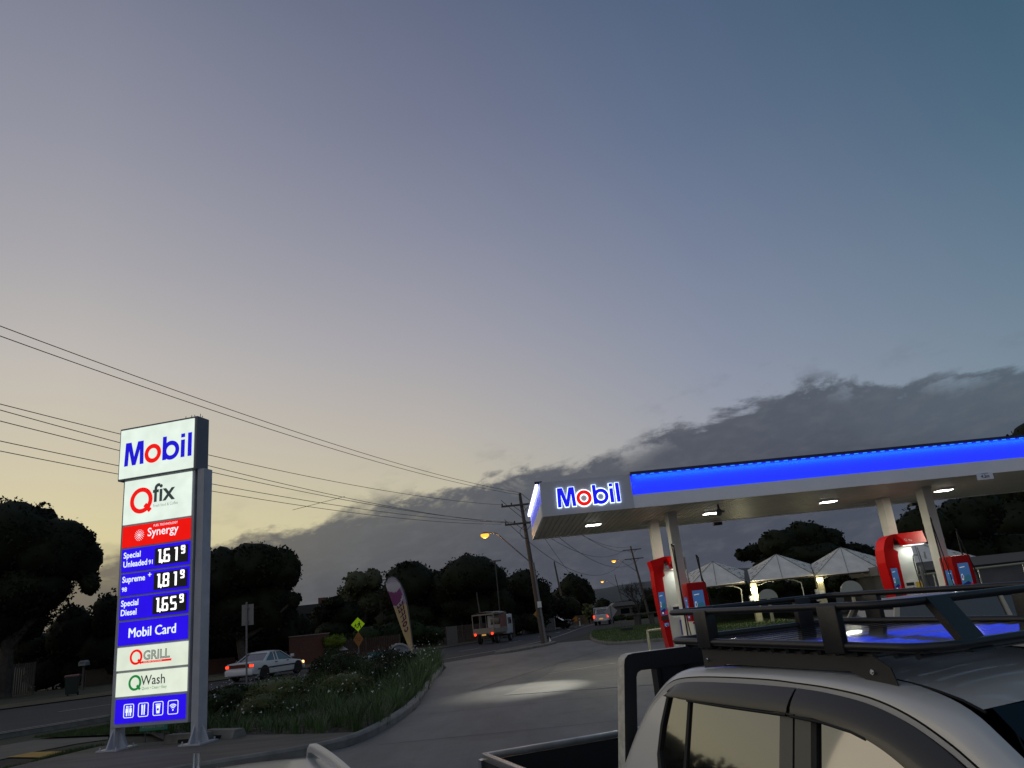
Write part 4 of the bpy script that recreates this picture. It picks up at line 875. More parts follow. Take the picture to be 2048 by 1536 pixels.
for o_ in (0,1):
    for j in range(NV):
        for i in range(NU):
            b0=o_*(NU+1)*(NV+1)+j*(NU+1)+i; fs.append((b0,b0+1,b0+NU+2,b0+NU+1))
            a=curve(edgeL,(j+.5)/NV);b_=curve(edgeR,(j+.5)/NV); s_=(i+.5)/NU; x=a[0]*(1-s_)+b_[0]*s_; y=a[1]*(1-s_)+b_[1]*s_
            m=0
            if inr(x,y,790,1180,19,34): m=3
            if inr(x,y,789,1180,17,32) : m=1
            if s_>.86 or y<1157: m=2 if m!=0 or y<1200 else m
            if inr(x,y,786,1170,15.5,15): m=3
            if m==0 and y<1208: m=2
            mi.append(m)
f=MB(); f.v=vs; f.f=fs; f.mi=mi; bn=f.obj('sail',[cream,purple,mauve,pale],t,fix=False)
def bfr(a,b,w): # lettering frame: a along the letter line (down the sail), b across
    t_=.43-a*.29; s_=.50-b; p=bil(max(0,t_),s_,0); return (p[0],p[1]-.004+w,p[2])
b=MB()
# letters drawn as strokes across the sail, reading from the reverse side
def bx_(a0,a1,b0,b1): b.prism([(a0,b0),(a1,b0),(a1,b1),(a0,b1)],-.006,0,bfr)
def lE(a,f_=False):
    bx_(a+.055,a+.085,-.22,.22); 
    for q in ((-.22,-.13) if not f_ else None,(-.04,.05),(.13,.22)):
        if q: bx_(a,a+.054,q[0],q[1])
b=MB()
LW=.085
def strokes(k,ch):
    # k: position from the top; the word climbs the sail, letter tops towards the pole, mirrored
    t0=.03+k*.135; h=.27; w_=.105
    if ch in 'EF':
        bx_(t0+w_*.72,t0+w_,-h,h)
        for (u0,u1) in (((-h,-h*.62),(-.16*h,.2*h),(.62*h,h)) if ch=='E' else ((-h,-h*.62),(-.16*h,.2*h))): bx_(t0,t0+w_*.719,u0,u1)
    if ch in 'OC':
        n=18
        for i in range(n):
            a0=2*PI*i/n;a1=2*PI*(i+1)/n
            if ch=='C' and math.cos((a0+a1)/2)<-.72: continue
            P=[(t0+.055+math.cos(q)*rx_,math.sin(q)*rz_) for q,rx_,rz_ in ((a0,.056,.28),(a1,.056,.28),(a1,.024,.13),(a0,.024,.13))]
            b.prism(P,-.006,0,bfr)
for k,ch in enumerate('EEFFOC'): strokes(k,ch)
b.obj('lettering',plum,bn)
f=MB(); f.ring(0,0,1,.5,0,0) if 0 else None
# cup swirl
def cfr(px,py,y=-.01): p=fb(px,py); return (p[0],p[1]+y,p[2])
b=MB()
for (rx,ry,w_) in ((13,12.5,.9),(9,8.5,.8),(5.,4.6,.8)):
    vs=[];n=26
    for i in range(n): a=2*PI*i/n; vs+=[cfr(786+rx*math.cos(a),1170+ry*math.sin(a)),cfr(786+(rx-w_)*math.cos(a),1170+(ry-w_)*math.sin(a))]
    b.add(vs,[(2*i,2*((i+1)%n),2*((i+1)%n)+1,2*i+1) for i in range(n)])
b.obj('cup_swirl',mauve,bn,fix=False)
f=MB(); f.tube([Vector(fb(x,y,-.02))+Vector((.03,0,0)) for x,y in [(828,1335),(827,1320)]+edgeR[1:]],[.03,.028]+[.02]*5+[.014]*5,6); f.obj('pole',darkg,t)
# round-topped grey cabinet and a strip sign in the bed
c=at(800,1330,31); t=thing('round_top_cabinet','grey round-topped cabinet with a dark slot standing behind the flowers','cabinet',(c.x,31,.05),rad(10))
r=.46; f=MB(); n=20; po=[(r,0)]+[(r*math.cos(PI*i/n),.62+r*math.sin(PI*i/n)) for i in range(n+1)]+[(-r,0)]; f.prism(po,0,.55); f.obj('body',mat('cabinet_grey',(.17,.19,.22),.5,var=.1),t)
f=MB(); po=[(.5*math.cos(PI*i/n),.62+.5*math.sin(PI*i/n)) for i in range(n+1)]+[(.44*math.cos(PI*i/n),.62+.44*math.sin(PI*i/n)) for i in range(n,-1,-1)]; f.prism(po,-.06,.58); f.obj('hood',mat('cabinet_rim',(.26,.28,.31),.5),t)
f=MB(); f.b2((.06,-.012,.25),(.18,-.003,.72)); f.obj('slot',blackpl,t); f=MB(); f.ring(-.2,.62,.07,.001,-.012,-.003,n=14); f.obj('badge',blackpl,t)
c=at(748,1320,29.5); t=thing('strip_sign','low teal strip sign half hidden by the shrubs of the flower bed','sign',(c.x,29.5,.05),rad(5))
f=MB(); f.bbox((-.25,0,.72),(.50,.03,.92),.005); q=f.obj('board',mat('teal_dark',(.02,.09,.09),.5),t)
b=MB(); text(b,'FOR LEASE',.12,.78,.10,-.004,align='CENTER') if 0 else [b.ring(x,.80,.035,.015,-.006,-.001,n=8) for x in (-.18,-.10,.34,.42)]; b.obj('marks',white,q)
for x in (-.15,.4): f=MB(); f.tube([(x,.045,0),(x,.045,.85)],.015,6); f.obj('leg',darkg,t)
# letterbox, bin, fences and walls across the road
c=at(168,1326,52); t=thing('letterbox','pale letterbox on a post by the dark fence behind the pylon','letterbox',(c.x,52,0),0)
f=MB(); f.b2((-.06,-.06,0),(.06,.06,c.z-.16)); f.obj('post',wood,t)
f=MB(); f.prism([(-.24,c.z-.16),(.24,c.z-.16),(.24,c.z+.06),(.12,c.z+.17),(-.12,c.z+.17),(-.24,c.z+.06)],-.25,.25); f.obj('box',mat('box_grey',(.20,.21,.21),.6),t); f=MB(); f.b2((-.14,-.26,c.z),(.14,-.251,c.z+.04)); f.obj('slot',blackpl,t)
c=at(143,1393,44); t=thing('wheelie_bin','dark wheelie bin with a dull red lid on the verge','bin',(c.x,c.y,0),rad(20))
f=MB(); f.add([(-.26,-.30,.08),(.26,-.30,.08),(.24,.26,.08),(-.24,.26,.08),(-.33,-.38,1.0),(.33,-.38,1.0),(.33,.36,1.0),(-.33,.36,1.0)],[(0,3,2,1),(4,5,6,7),(0,1,5,4),(1,2,6,5),(2,3,7,6),(3,0,4,7)]); f.obj('body',mat('bin_green',(.012,.02,.014),.5),t)
f=MB(); f.prism([(-.40,1.0),(.40,1.0),(.36,1.07),(0,1.10),(-.36,1.07)],-.36,.36,lambda a,b,w:(w,a,b)); f.obj('lid',mat('bin_lid',(.10,.02,.02),.5),t)
for x in (-.25,.25): f=MB(); f.tube([(x-.03,.3,.1),(x+.03,.3,.1)],.1,12); f.obj('wheel',rubber,t)
def picket(name,label,a,b,h,m,step=.16,w=.11,cat='fence',solid=False,cap=None):
    a=Vector(a);b=Vector(b); t=thing(name,label,cat,(a.x,a.y,0),math.atan2(b.y-a.y,b.x-a.x)); l=(b-a).length
    f=MB()
    if solid: f.b2((0,0,0),(l,.12,h))
    else:
        x=0
        while x<l: f.b2((x,0,.05),(x+w,.025,h)); x+=step
    f.obj('panel' if not solid else 'wall',m,t)
    if cap: f=MB(); f.b2((-.04,-.04,h),(l+.04,.16,h+.07)); f.obj('cap',cap,t)
    k=int(l/2.6)
    if not solid:
        for i in range(k+1): f=MB(); f.b2((i*l/max(1,k),.03,0),(i*l/max(1,k)+.1,.13,h+.03)); f.obj('post',wood,t)
    return t
fm=mat('fence_timber',(.11,.085,.065),.9,var=.3,vs=2,stretch=(1,1,.2)); redb=brick('red_brick',(.13,.045,.03),(.09,.035,.025),(.10,.08,.07),5.)
def XY(px,py,D): p=at(px,py,D); return (p.x,p.y)
picket('paling_fence','tall brown paling fence under the big tree at the left edge',XY(-120,1330,48),XY(70,1330,54),2.05,fm)
picket('brick_wall','low dull brick garden wall beyond the bin, behind the pylon',XY(172,1350,58),XY(236,1350,60),1.15,brick('tan_brick',(.13,.08,.05),(.10,.06,.04),(.09,.08,.07),5.),solid=True,cat='wall')
picket('low_brick_wall','low red brick wall behind the white sedan under the broad tree',XY(405,1350,56),XY(470,1350,58),1.0,redb,solid=True,cat='wall')
picket('brick_fence','red brick fence with a pale cap right of the white sedan',XY(579,1310,56),XY(659,1310,58),1.95,redb,solid=True,cat='wall',cap=mat('cap_pale',(.22,.20,.18),.8))
picket('timber_fence','low dark timber fence behind the crossing sign',XY(662,1310,60),XY(800,1300,64),1.35,mat('fence_redbrown',(.07,.04,.03),.9,var=.3,vs=3))
picket('long_fence','long dark brown fence behind the feather banner and truck',XY(812,1300,68),XY(1030,1270,76),1.55,mat('fence_brown',(.075,.05,.038),.9,var=.3,vs=3))
picket('pale_gate','pale grey sheet gate in the fence left of the work truck',XY(895,1285,66.5),XY(914,1285,67),1.55,mat('gate_pale',(.13,.12,.11),.8),step=.2,w=.19,cat='gate')
picket('rail_paling','low grey paling fence in front of the parked dark car',XY(1045,1262,80),XY(1110,1258,84),1.3,mat('fence_grey',(.13,.12,.11),.9,var=.2,vs=3),step=.3,w=.24)
picket('distant_fence','orange lit low fence at the bend beyond the warning sign',XY(1140,1245,104),XY(1188,1242,110),1.2,mat('fence_tan',(.20,.12,.06),.9),step=.3,w=.26)
picket('dark_posts','dark board on posts beside the red brick fence',XY(598,1340,45),XY(604,1340,45.2),1.9,mat('board_dark',(.015,.012,.012),.8),step=.2,w=.18) if 0 else None
# house far off behind the lawn, small white shed roof over the fence
c=at(1255,1228,125); t=thing('far_house','low distant house with a pale roof glimpsed between tree and power pole','house',(c.x,125,0),0)
f=MB(); f.b2((-2.2,0,0),(2.6,5,1.9)); f.obj('wall',mat('house_wall',(.10,.09,.085),.8),t); f=MB(); f.prism([(-2.6,1.9),(3.0,1.9),(2.2,2.5),(-1.8,2.5)],-.4,5.4); f.obj('roof',mat('house_roof',(.16,.16,.165),.7),t)
f=MB(); f.b2((-1,-.03,.7),(.4,-.003,1.5)); f.obj('window',glassd,t); f=MB(); f.b2((1.4,-.03,0),(2.1,-.003,1.7)); f.obj('door',wood,t)
c=at(685,1294,58.5); t=thing('garden_parasol','small white garden parasol top above the shrubs left of the crossing sign','parasol',(c.x,58.5,0),0)
f=MB(); f.lathe((0,0,c.z-.22),[(.42,0),(.30,.10),(.12,.20),(.02,.34)],10); f.obj('canopy',mat('parasol_white',(.5,.5,.5),.7),t); f=MB(); f.tube([(0,0,0),(0,0,c.z)],.03,6); f.obj('pole',wood,t)
c=at(625,1216,90); t=thing('house_roof_end','dark chimney and roof end between the broad tree and the shrubs','house',(c.x,90,0),0)
f=MB(); f.b2((-7,0,0),(3.5,5,c.z-.6)); f.obj('wall',mat('house_dark',(.04,.035,.035),.8),t); f=MB(); f.prism([(-8,c.z-.6),(4.2,c.z-.6),(2,c.z+.4),(-6,c.z+.4)],-.5,5.5); q=f.obj('roof',mat('roof_dark',(.03,.03,.032),.8),t); f=MB(); f.b2((.4,1,c.z),(1.2,1.8,c.z+1.1)); f.obj('chimney',redb,q)
# ------------------------------------------------------------------ vehicles
silver=mat('silver_paint',(.60,.60,.58),.42,metal=.25,coat=.45,var=.03,vs=2); wpaint=mat('car_white',(.62,.63,.65),.32,coat=.8); cpaint=mat('car_cream',(.42,.38,.29),.4,coat=.3)
tail=emi('tail_lit',(1.,.035,.01),3.); taild=mat('tail_dark',(.10,.004,.006),.25); amb=emi('indicator_lit',(1.,.42,.10),5.); headl=emi('head_lit',(1.,.85,.6),3.); platel=emi('plate_lit',(.80,.42,.12),.6)
def section(hw,z0,zs,z1,crown=.02):
    return [(-hw*.86,z0),(-hw*.97,z0+.06),(-hw,z0+(zs-z0)*.5),(-hw*.99,zs-.02),(-hw*.93,z1-.02),(-hw*.55,z1+crown*.6),(0,z1+crown),(hw*.55,z1+crown*.6),(hw*.93,z1-.02),(hw*.99,zs-.02),(hw,z0+(zs-z0)*.5),(hw*.97,z0+.06),(hw*.86,z0)]
def loft(mb,st,fn):
    vs=[];k=None
    for s_ in st:
        sec=fn(*s_[1:]); k=len(sec); vs+=[(s_[0],y,z) for y,z in sec]
    n=len(st); fs=[(i*k+j,i*k+(j+1)%k,(i+1)*k+(j+1)%k,(i+1)*k+j) for i in range(n-1) for j in range(k)]
    fs+=[tuple(range(k-1,-1,-1)),tuple(range((n-1)*k,n*k))]; mb.add(vs,fs)
def wheel(par,x,y,r=.31,w=.20):
    s_=1 if y>0 else -1
    f=MB(); p=[(r*.62,-w/2),(r*.93,-w/2),(r,-w/2+.03),(r,w/2-.03),(r*.93,w/2),(r*.62,w/2)]; vs=[];n=24
    for a,b in p:
        for j in range(n): vs.append((x+a*math.cos(2*PI*j/n),y+b,r+a*math.sin(2*PI*j/n)))
    fs=[(i*n+j,i*n+(j+1)%n,(i+1)*n+(j+1)%n,(i+1)*n+j) for i in range(len(p)-1) for j in range(n)]; f.add(vs,fs); ww=f.obj('wheel',rubber,par,smooth=True)
    f=MB(); f.tube([(x,y-w*.32,r),(x,y+w*.36*s_+0,r)],r*.62,20)
    for j in range(8): a=2*PI*j/8; f.box((x+r*.33*math.cos(a),y+s_*(w*.42),r+r*.33*math.sin(a)),(r*.5,.02,.05),R=Matrix.Rotation(-a,3,'Y'))
    f.obj('rim',alu,ww)
def arch_dark(mb,x,hw,r): pass
def passenger_car(name,label,cat,loc,rz,paint,L_=4.4,hw=.84,belt=.88,roofz=1.38,wagon=False,group=None,lit=True,rails=False,rear_plate=True):
    """x forward, origin on the ground under the middle"""
    t=thing(name,label,cat,loc,rz,group); a=-L_/2; b_=L_/2
    st=[(a,hw*.86,.34,.62,.84),(a+.06,hw*.93,.26,.66,belt-.0),(a+.35,hw*.97,.22,.68,belt+.03),(a+.9,hw,.20,.68,belt+.02),(-.4,hw,.19,.68,belt-.0),(.6,hw,.19,.66,belt-.02),(1.0,hw*.99,.19,.64,belt-.05),(b_-.45,hw*.95,.21,.60,belt-.15),(b_-.10,hw*.88,.25,.55,belt-.25),(b_,hw*.78,.30,.52,belt-.33)]
    f=MB(); loft(f,st,section); f.obj('body',paint,t,smooth=True)
    # greenhouse: pillars + roof shell with glass set in
    rb,rf_=(a+.85,.98) if not wagon else (a+.22,1.0); tb,tf=(a+1.62,.22) if not wagon else (a+.5,.35)
    zb,zt_=belt-.03,roofz; hb,ht=hw*.93,hw*.70
    f=MB(); f.add([(rb+.03,-hb+.02,zb),(rf_-.03,-hb+.02,zb),(rf_-.03,hb-.02,zb),(rb+.03,hb-.02,zb),(tb+.02,-ht+.02,zt_-.05),(tf-.02,-ht+.02,zt_-.05),(tf-.02,ht-.02,zt_-.05),(tb+.02,ht-.02,zt_-.05)],[(0,1,5,4),(1,2,6,5),(2,3,7,6),(3,0,4,7),(4,5,6,7)]); f.obj('glass',glassd,t)
    f=MB(); st2=[(tb-.06,ht*.90,zt_-.09,zt_-.05,zt_-.055),(tb+.06,ht*1.02,zt_-.085,zt_-.03,zt_-.012),(tb+.45,ht*1.04,zt_-.08,zt_-.02,zt_+.012),(tf-.35,ht*1.04,zt_-.08,zt_-.02,zt_+.008),(tf-.05,ht*1.02,zt_-.085,zt_-.03,zt_-.02),(tf+.05,ht*.92,zt_-.10,zt_-.055,zt_-.06)]
    loft(f,st2,lambda h,z0,zs,z1:[(-h,z0),(-h,zs),(-h*.85,z1),(0,z1+.02),(h*.85,z1),(h,zs),(h,z0)]); f.obj('roof',paint,t,smooth=True)
    f=MB()
    for s_ in (-1,1):
        def pil(x0,x1,w0): f.add([(x0-w0,s_*(hb+.004),zb),(x0+w0,s_*(hb+.004),zb),(x1+w0*.7,s_*(ht+.008),zt_-.04),(x1-w0*.7,s_*(ht+.008),zt_-.04),(x0-w0,s_*(hb-.03),zb),(x0+w0,s_*(hb-.03),zb),(x1+w0*.7,s_*(ht-.03),zt_-.04),(x1-w0*.7,s_*(ht-.03),zt_-.04)],[(0,1,2,3),(4,7,6,5),(0,4,5,1),(1,5,6,2),(2,6,7,3),(3,7,4,0)])
        pil(rb+.02,tb+.0,.10 if not wagon else .05); pil(rf_-.0,tf,.045); pil(-.25,-.22,.035); pil(.30 if 0 else (rb+tb)/2+.55,(rb+tb)/2+.62,.03) if not wagon else pil(-1.15,-1.1,.05)
    f.obj('pillar_frame',paint,t)
    f=MB()
    for s_ in (-1,1): f.b2((a+.3,s_*(hw*1.0)-.008,.50),(b_-.5,s_*(hw*1.0)+.012,.56)) if s_>0 else f.b2((a+.3,-hw-.012,.50),(b_-.5,-hw+.008,.56))
    f.obj('rub_strip',blackpl,t)
    for s_ in (-1,1):
        for x in (-.55,.45): f=MB(); f.b2((x,s_*(hw+.0)-.015,.74),(x+.16,s_*(hw+.0)+.015,.775)); f.obj('door_handle',blackpl,t)
        f=MB(); f.bbox((.72,s_*(hw+.11)-.09,.90),(.82,s_*(hw+.11)+.09,1.04),.02); f.obj('mirror',paint,t)
    for x in (a+.85,b_-.80):
        for s_ in (-1,1):
            f=MB(); n=18; f.prism([(x+.37*math.cos(PI*i/n),.30+.37*math.sin(PI*i/n)) for i in range(n+1)]+[(x-.37,.14),(x+.37,.14)],s_*(hw-.10),s_*(hw+.006)); f.obj('wheel_arch',rubber,t)
            wheel(t,x,s_*(hw-.09),.305,.19)
    f=MB(); f.b2((a-.012,-hw*.88,.64),(a+.05,hw*.88,.80)); f.obj('rear_panel',taild,t)
    for s_ in (-1,1): f=MB(); f.bbox((a-.02,s_*hw*.78-hw*.11,.655),(a+.06,s_*hw*.78+hw*.11,.775),.01); f.obj('tail_lamp',tail if lit else taild,t)
    f=MB(); f.b2((a-.03,-.22,.40),(a+.1,.22,.52)); f.obj('number_plate',platel if lit else white,t)
    f=MB(); f.bbox((a-.07,-hw*.90,.30),(a+.12,hw*.90,.56),.03); f.obj('rear_bumper',paint,t,smooth=True); f=MB(); f.bbox((b_-.14,-hw*.84,.26),(b_+.05,hw*.84,.48),.03); f.obj('front_bumper',paint,t,smooth=True)
    for s_ in (-1,1):
        f=MB(); f.bbox((b_-.16,s_*hw*.62-.15,.50),(b_+.01,s_*hw*.62+.15,.62),.015); f.obj('headlamp',headl if lit else alu,t); f=MB(); f.bbox((b_-.30,s_*hw*.83-.06,.50),(b_-.10,s_*hw*.83+.07,.61),.01); f.obj('indicator',amb if lit else org,t)
    return t
p=gnd(498,1361); passenger_car('sedan','white sedan with glowing tail lights driving away on the road past the flower bed','car',(p.x+.55,p.y+1.1,.012),rad(90-16),wpaint,L_=4.6,hw=.88,belt=.86,roofz=1.31)
p=gnd(1105,1256); passenger_car('parked_car','dark parked car behind the low grey fence at the bend','car',(p.x,92,0),rad(160),mat('car_dark',(.02,.022,.026),.25,coat=.8),lit=False)
# small work truck with a framed canopy over its tray
def work_truck(loc,rz):
    t=thing('work_truck','small white work truck with an open canopy frame and red tail lights','truck',loc,rz); cr=mat('truck_cream',(.27,.23,.18),.6,var=.15,vs=2); pk=mat('truck_side_print',(.25,.09,.07),.6,var=.3,vs=2)
    f=MB(); f.b2((-2.6,-.35,.5),(2.4,.35,.68)); f.obj('chassis',blackpl,t)
    f=MB(); f.b2((-2.7,-1.0,.86),(.65,1.0,.98)); f.b2((-2.7,-1.0,.98),(-2.66,1.0,1.3)); f.b2((-2.7,-1.0,.98),(.65,-.96,1.22)); f.b2((-2.7,.96,.98),(.65,1.0,1.22)); f.obj('tray',cr,t)
    f=MB()
    for x in (-2.66,-1.0,.6):
        for y in (-.97,.97): f.b2((x-.04,y-.03,1.2),(x+.04,y+.03,2.42))
    for y in (-.97,.97): f.b2((-2.7,y-.04,2.36),(.65,y+.04,2.46))
    for x in (-2.66,.6): f.b2((x-.05,-.97,2.34),(x+.05,.97,2.45))
    f.obj('canopy_frame',cr,t)
    f=MB(); f.grid(lambda u,v:(-2.75+3.5*u,-1.03+2.06*v,2.47+.12*math.sin(PI*v)+.03*math.sin(u*9)),10,8); f.obj('canopy_sheet',cr,t,fix=False)
    f=MB(); f.b2((-1.2,-1.02,1.25),(.60,-1.0,2.3)); f.obj('side_panel',pk,t)
    f=MB(); f.bbox((.75,-.92,.62),(2.45,.92,2.28),.10); f.obj('cab',wpaint,t,smooth=True)
    f=MB(); f.b2((2.1,-.80,1.45),(2.47,.80,2.05)); f.b2((1.15,-.935,1.45),(2.0,.935,2.0)); f.b2((.735,-.6,1.5),(.9,.6,2.0)); f.obj('cab_glass',glassd,t)
    for s_ in (-1,1): f=MB(); f.bbox((2.15,s_*1.08-.06,1.5),(2.25,s_*1.08+.06,1.85),.02); f.obj('mirror',blackpl,t)
    for x in (-1.6,1.75):
        for s_ in (-1,1): wheel(t,x,s_*.80,.36,.24)
    for s_ in (-1,1): f=MB(); f.tube([(-2.76,s_*.78,.82),(-2.70,s_*.78,.82)],.10,12); f.obj('tail_lamp',tail,t)
    f=MB(); f.b2((-2.74,-.20,.70),(-2.70,.18,.82)); f.obj('number_plate',platel,t)
    f=MB(); f.bbox((.8,-.7,2.28),(1.4,.7,2.38),.02); f.obj('roof_box',cr,t)
    f=MB(); f.b2((2.40,-.95,.55),(2.5,.95,.85)); f.obj('bumper',blackpl,t)
p=gnd(983,1288); work_truck((p.x+.2,p.y+2.3,.012),rad(90-17)); bpy.data.objects['work_truck'].scale=(.9,.88,.90)
def pickup_far(loc,rz):
    t=thing('pickup_truck','distant white pickup with red brake lights and a ladder rack at the bend','pickup',loc,rz)
    f=MB(); loft(f,[(-2.5,.84,.45,.8,1.08),(-2.4,.88,.40,.8,1.12),(1.0,.88,.38,.8,1.10),(1.3,.87,.38,.78,1.06),(2.3,.82,.40,.7,.98),(2.45,.74,.45,.65,.9)],section); f.obj('body',wpaint,t,smooth=True)
    f=MB(); f.add([(-.9,-.8,1.08),(1.2,-.8,1.08),(1.2,.8,1.08),(-.9,.8,1.08),(-.75,-.66,1.72),(.65,-.66,1.72),(.65,.66,1.72),(-.75,.66,1.72)],[(0,1,5,4),(1,2,6,5),(2,3,7,6),(3,0,4,7),(4,5,6,7)]); f.obj('glass',glassd,t)
    f=MB(); f.bbox((-.85,-.70,1.68),(.75,.70,1.78),.04); 
    for y in (-.74,.74): f.add([(-.95,y-.05,1.08),(-.8,y-.05,1.08),(-.68,y*.9-.05,1.72),(-.8,y*.9-.05,1.72),(-.95,y+.05,1.08),(-.8,y+.05,1.08),(-.68,y*.9+.05,1.72),(-.8,y*.9+.05,1.72)],[(0,1,2,3),(4,7,6,5),(0,4,5,1),(1,5,6,2),(2,6,7,3),(3,7,4,0)])
    f.obj('cab_roof',wpaint,t,smooth=True)
    f=MB()
    for x in (-2.3,-1.1):
        for y in (-.75,.75): f.tube([(x,y,1.1),(x,y,1.85)],.03,6)
        f.tube([(x,-.75,1.85),(x,.75,1.85)],.03,6)
    f.obj('ladder_rack',white,t)
    for s_ in (-1,1): f=MB(); f.bbox((-2.55,s_*.78-.08,.80),(-2.45,s_*.78+.08,1.06),.01); f.obj('tail_lamp',tail,t)
    f=MB(); f.b2((-2.57,-.7,.45),(-2.45,.7,.6)); f.obj('rear_bumper',chrome,t); f=MB(); f.b2((-2.54,-.2,.62),(-2.51,.2,.74)); f.obj('number_plate',platel,t)
    for x in (-1.5,1.6):
        for s_ in (-1,1): wheel(t,x,s_*.78,.37,.24)
p=gnd(1208,1250); pickup_far((p.x+.3,p.y+2.5,.012),rad(90-12))
# ------------------------------------------------------------------ the pickup with the roof rack in the foreground
RZ=-rad(68); UO=Vector((1.258,5.037,-.52))
ute=thing('pickup_with_rack','silver double-cab pickup with black headboard and empty tray, close on the right','pickup',UO,RZ)
GZ=.52
def sy(z): return .600+.27*(1.28-z)
def side_poly(pts,off,th,s_=-1):
    """outline on the tumblehome side surface; z in world metres; returns mesh verts for prism"""
    n=len(pts); vs=[(x,s_*(sy(z)+off),z+GZ) for x,z in pts]+[(x,s_*(sy(z)+off-th),z+GZ) for x,z in pts]
    return vs,[tuple(range(n)),tuple(range(2*n-1,n-1,-1))]+[(i,i+n,(i+1)%n+n,(i+1)%n) for i in range(n)]
def cr(P,n=6):
    P=[Vector((a[0],a[1],0)) for a in P]; return [(v.x,v.y) for v in bez(P,n)]
gap=[(-.46,.30),(-.40,.55),(-.34,.701),(-.12,1.032),(.03,1.155),(.16,1.222),(.36,1.248),(.67,1.257),(1.01,1.257),(1.19,1.25),(1.41,1.238),(1.64,1.212),(1.82,1.165),(1.98,1.096),(2.12,1.015),(2.45,.80),(2.62,.66)]
outr=[(-.60,.30),(-.52,.52),(-.44,.67),(-.25,.975),(-.11,1.123),(.04,1.225),(.19,1.275),(.45,1.294),(.90,1.300),(1.15,1.297),(1.4,1.290),(1.65,1.268),(1.85,1.235),(2.03,1.178),(2.19,1.07),(2.56,.80),(2.74,.66)]
G_=cr(gap,4); O_=cr(outr,4)
black_gap=mat('seal_black',(.008,.008,.008),.7); tint=mat('tinted_window',(.010,.010,.009),.03,spec=1.,coat=1.); tint.node_tree.nodes['Principled BSDF'].inputs['IOR'].default_value=1.85
visor=mat('weather_shield',(.022,.022,.022),.30,coat=.25)
for s_ in (-1,1):
    # shoulder between the roof ditch and the door gap
    f=MB(); k=len(G_); rows=7
    def sh(i,j):
        (gx,gz),(ox,oz)=G_[i],O_[i]; u=j/(rows-1)
        up=min(1,max(0,(gz-.9)/.3)); yi=.505+ (.0)*(1-up)
        yi=min(sy(oz)-.02,.505+(.63-.505)*(1-up)*1.0); yo=sy(gz)
        a=u*PI/2; x=ox+(gx-ox)*(1-math.cos(a)); z=gz+(oz-gz)*math.cos(a) if up>.5 else oz+(gz-oz)*(1-math.cos(a)); y=yi+(yo-yi)*math.sin(a)
        return (x,s_*y,z+GZ)
    vs=[sh(i,j) for i in range(k) for j in range(rows)]; f.add(vs,[(i*rows+j,i*rows+j+1,(i+1)*rows+j+1,(i+1)*rows+j) for i in range(k-1) for j in range(rows-1)])
    f.obj('roof_shoulder',silver,ute,smooth=True)
    # doors: frame band, lower doors
    n=len(G_)
    inner=[(x,z) for x,z in G_]
    def inset(P,d):
        o=[]
        for i,pt in enumerate(P):
            a=Vector(P[max(0,i-1)]);b=Vector(P[min(len(P)-1,i+1)]); t_=(b-a).normalized(); o.append((pt[0]+t_.y*d,pt[1]-t_.x*d))
        return o
    f=MB(); A=inset(G_,.006); B=inset(G_,.030); vs=[(x,s_*(sy(z)+.004),z+GZ) for x,z in A]+[(x,s_*(sy(z)-.002),z+GZ) for x,z in B]; f.add(vs,[(i,i+1,i+1+n,i+n) for i in range(n-1)]); f.obj('door_frame',silver,ute,smooth=True)
    f=MB(); A=inset(G_,-.002); B=inset(G_,.008); vs=[(x,s_*(sy(z)-.006),z+GZ) for x,z in A]+[(x,s_*(sy(z)-.006),z+GZ) for x,z in B]; f.add(vs,[(i,i+1,i+1+n,i+n) for i in range(n-1)]); f.obj('door_seal',black_gap,ute)
    for nm,x0,x1 in (('rear_door',-.30,1.185),('front_door',1.20,2.45)):
        top=[(x0,.72),(x1,.72)]; f=MB(); vs,fs=side_poly([(x0+.12,-.10),(x1,-.10),(x1,.72),(x0 if x0>0 else x0-.03,.72),(x0,.4)],.0,.05,s_); f.add(vs,fs); d_=f.obj(nm,silver,ute)
        f=MB(); f.bbox((x0+.12 if x0<0 else x0+.10,s_*(sy(.6)+.02)-.012,.60+GZ),(x0+.32 if x0<0 else x0+.3,s_*(sy(.6)+.02)+.012,.64+GZ),.008); f.obj('handle',chrome,d_)
    # c-pillar skin, light wedge behind the quarter glass
    f=MB(); vs,fs=side_poly([(-.30,.72),(-.10,1.03),(.035,1.135),(.10,1.16),(.13,1.15),(.07,.98),(.05,.84),(.10,.72)],-.001,.02,s_); f.add(vs,fs); f.obj('rear_pillar',silver,ute)
    f=MB(); vs,fs=side_poly([(.115,1.165),(.14,1.165),(.085,.985),(.07,.86),(.12,.735),(.08,.72),(.045,.84),(.06,.99)],.004,.02,s_); f.add(vs,fs); f.obj('quarter_seal',black_gap,ute)
    # glass
    for pts in ([(.12,1.15),(.325,1.14),(.315,.70),(.11,.70),(.072,.83),(.085,.985)],[(.345,1.14),(1.09,1.14),(1.09,.70),(.335,.70)],[(1.33,1.145),(1.60,1.12),(1.80,1.06),(2.0,.96),(2.2,.83),(2.35,.70),(1.33,.70)]):
        f=MB(); vs,fs=side_poly(pts,-.012,.006,s_); f.add(vs,fs); f.obj('side_window',tint,ute)
    f=MB(); vs,fs=side_poly([(.322,1.14),(.348,1.14),(.338,.70),(.312,.70)],-.002,.02,s_); f.add(vs,fs); f.obj('window_divider',black_gap,ute)
    f=MB(); vs,fs=side_poly([(1.09,1.135),(1.178,1.135),(1.178,.70),(1.09,.70)],-.003,.02,s_); f.add(vs,fs); vs,fs=side_poly([(1.192,1.135),(1.30,1.135),(1.30,.70),(1.192,.70)],-.003,.02,s_); f.add(vs,fs); f.obj('centre_pillar',mat('pillar_satin',(.05,.05,.048),.4,coat=.4),ute)
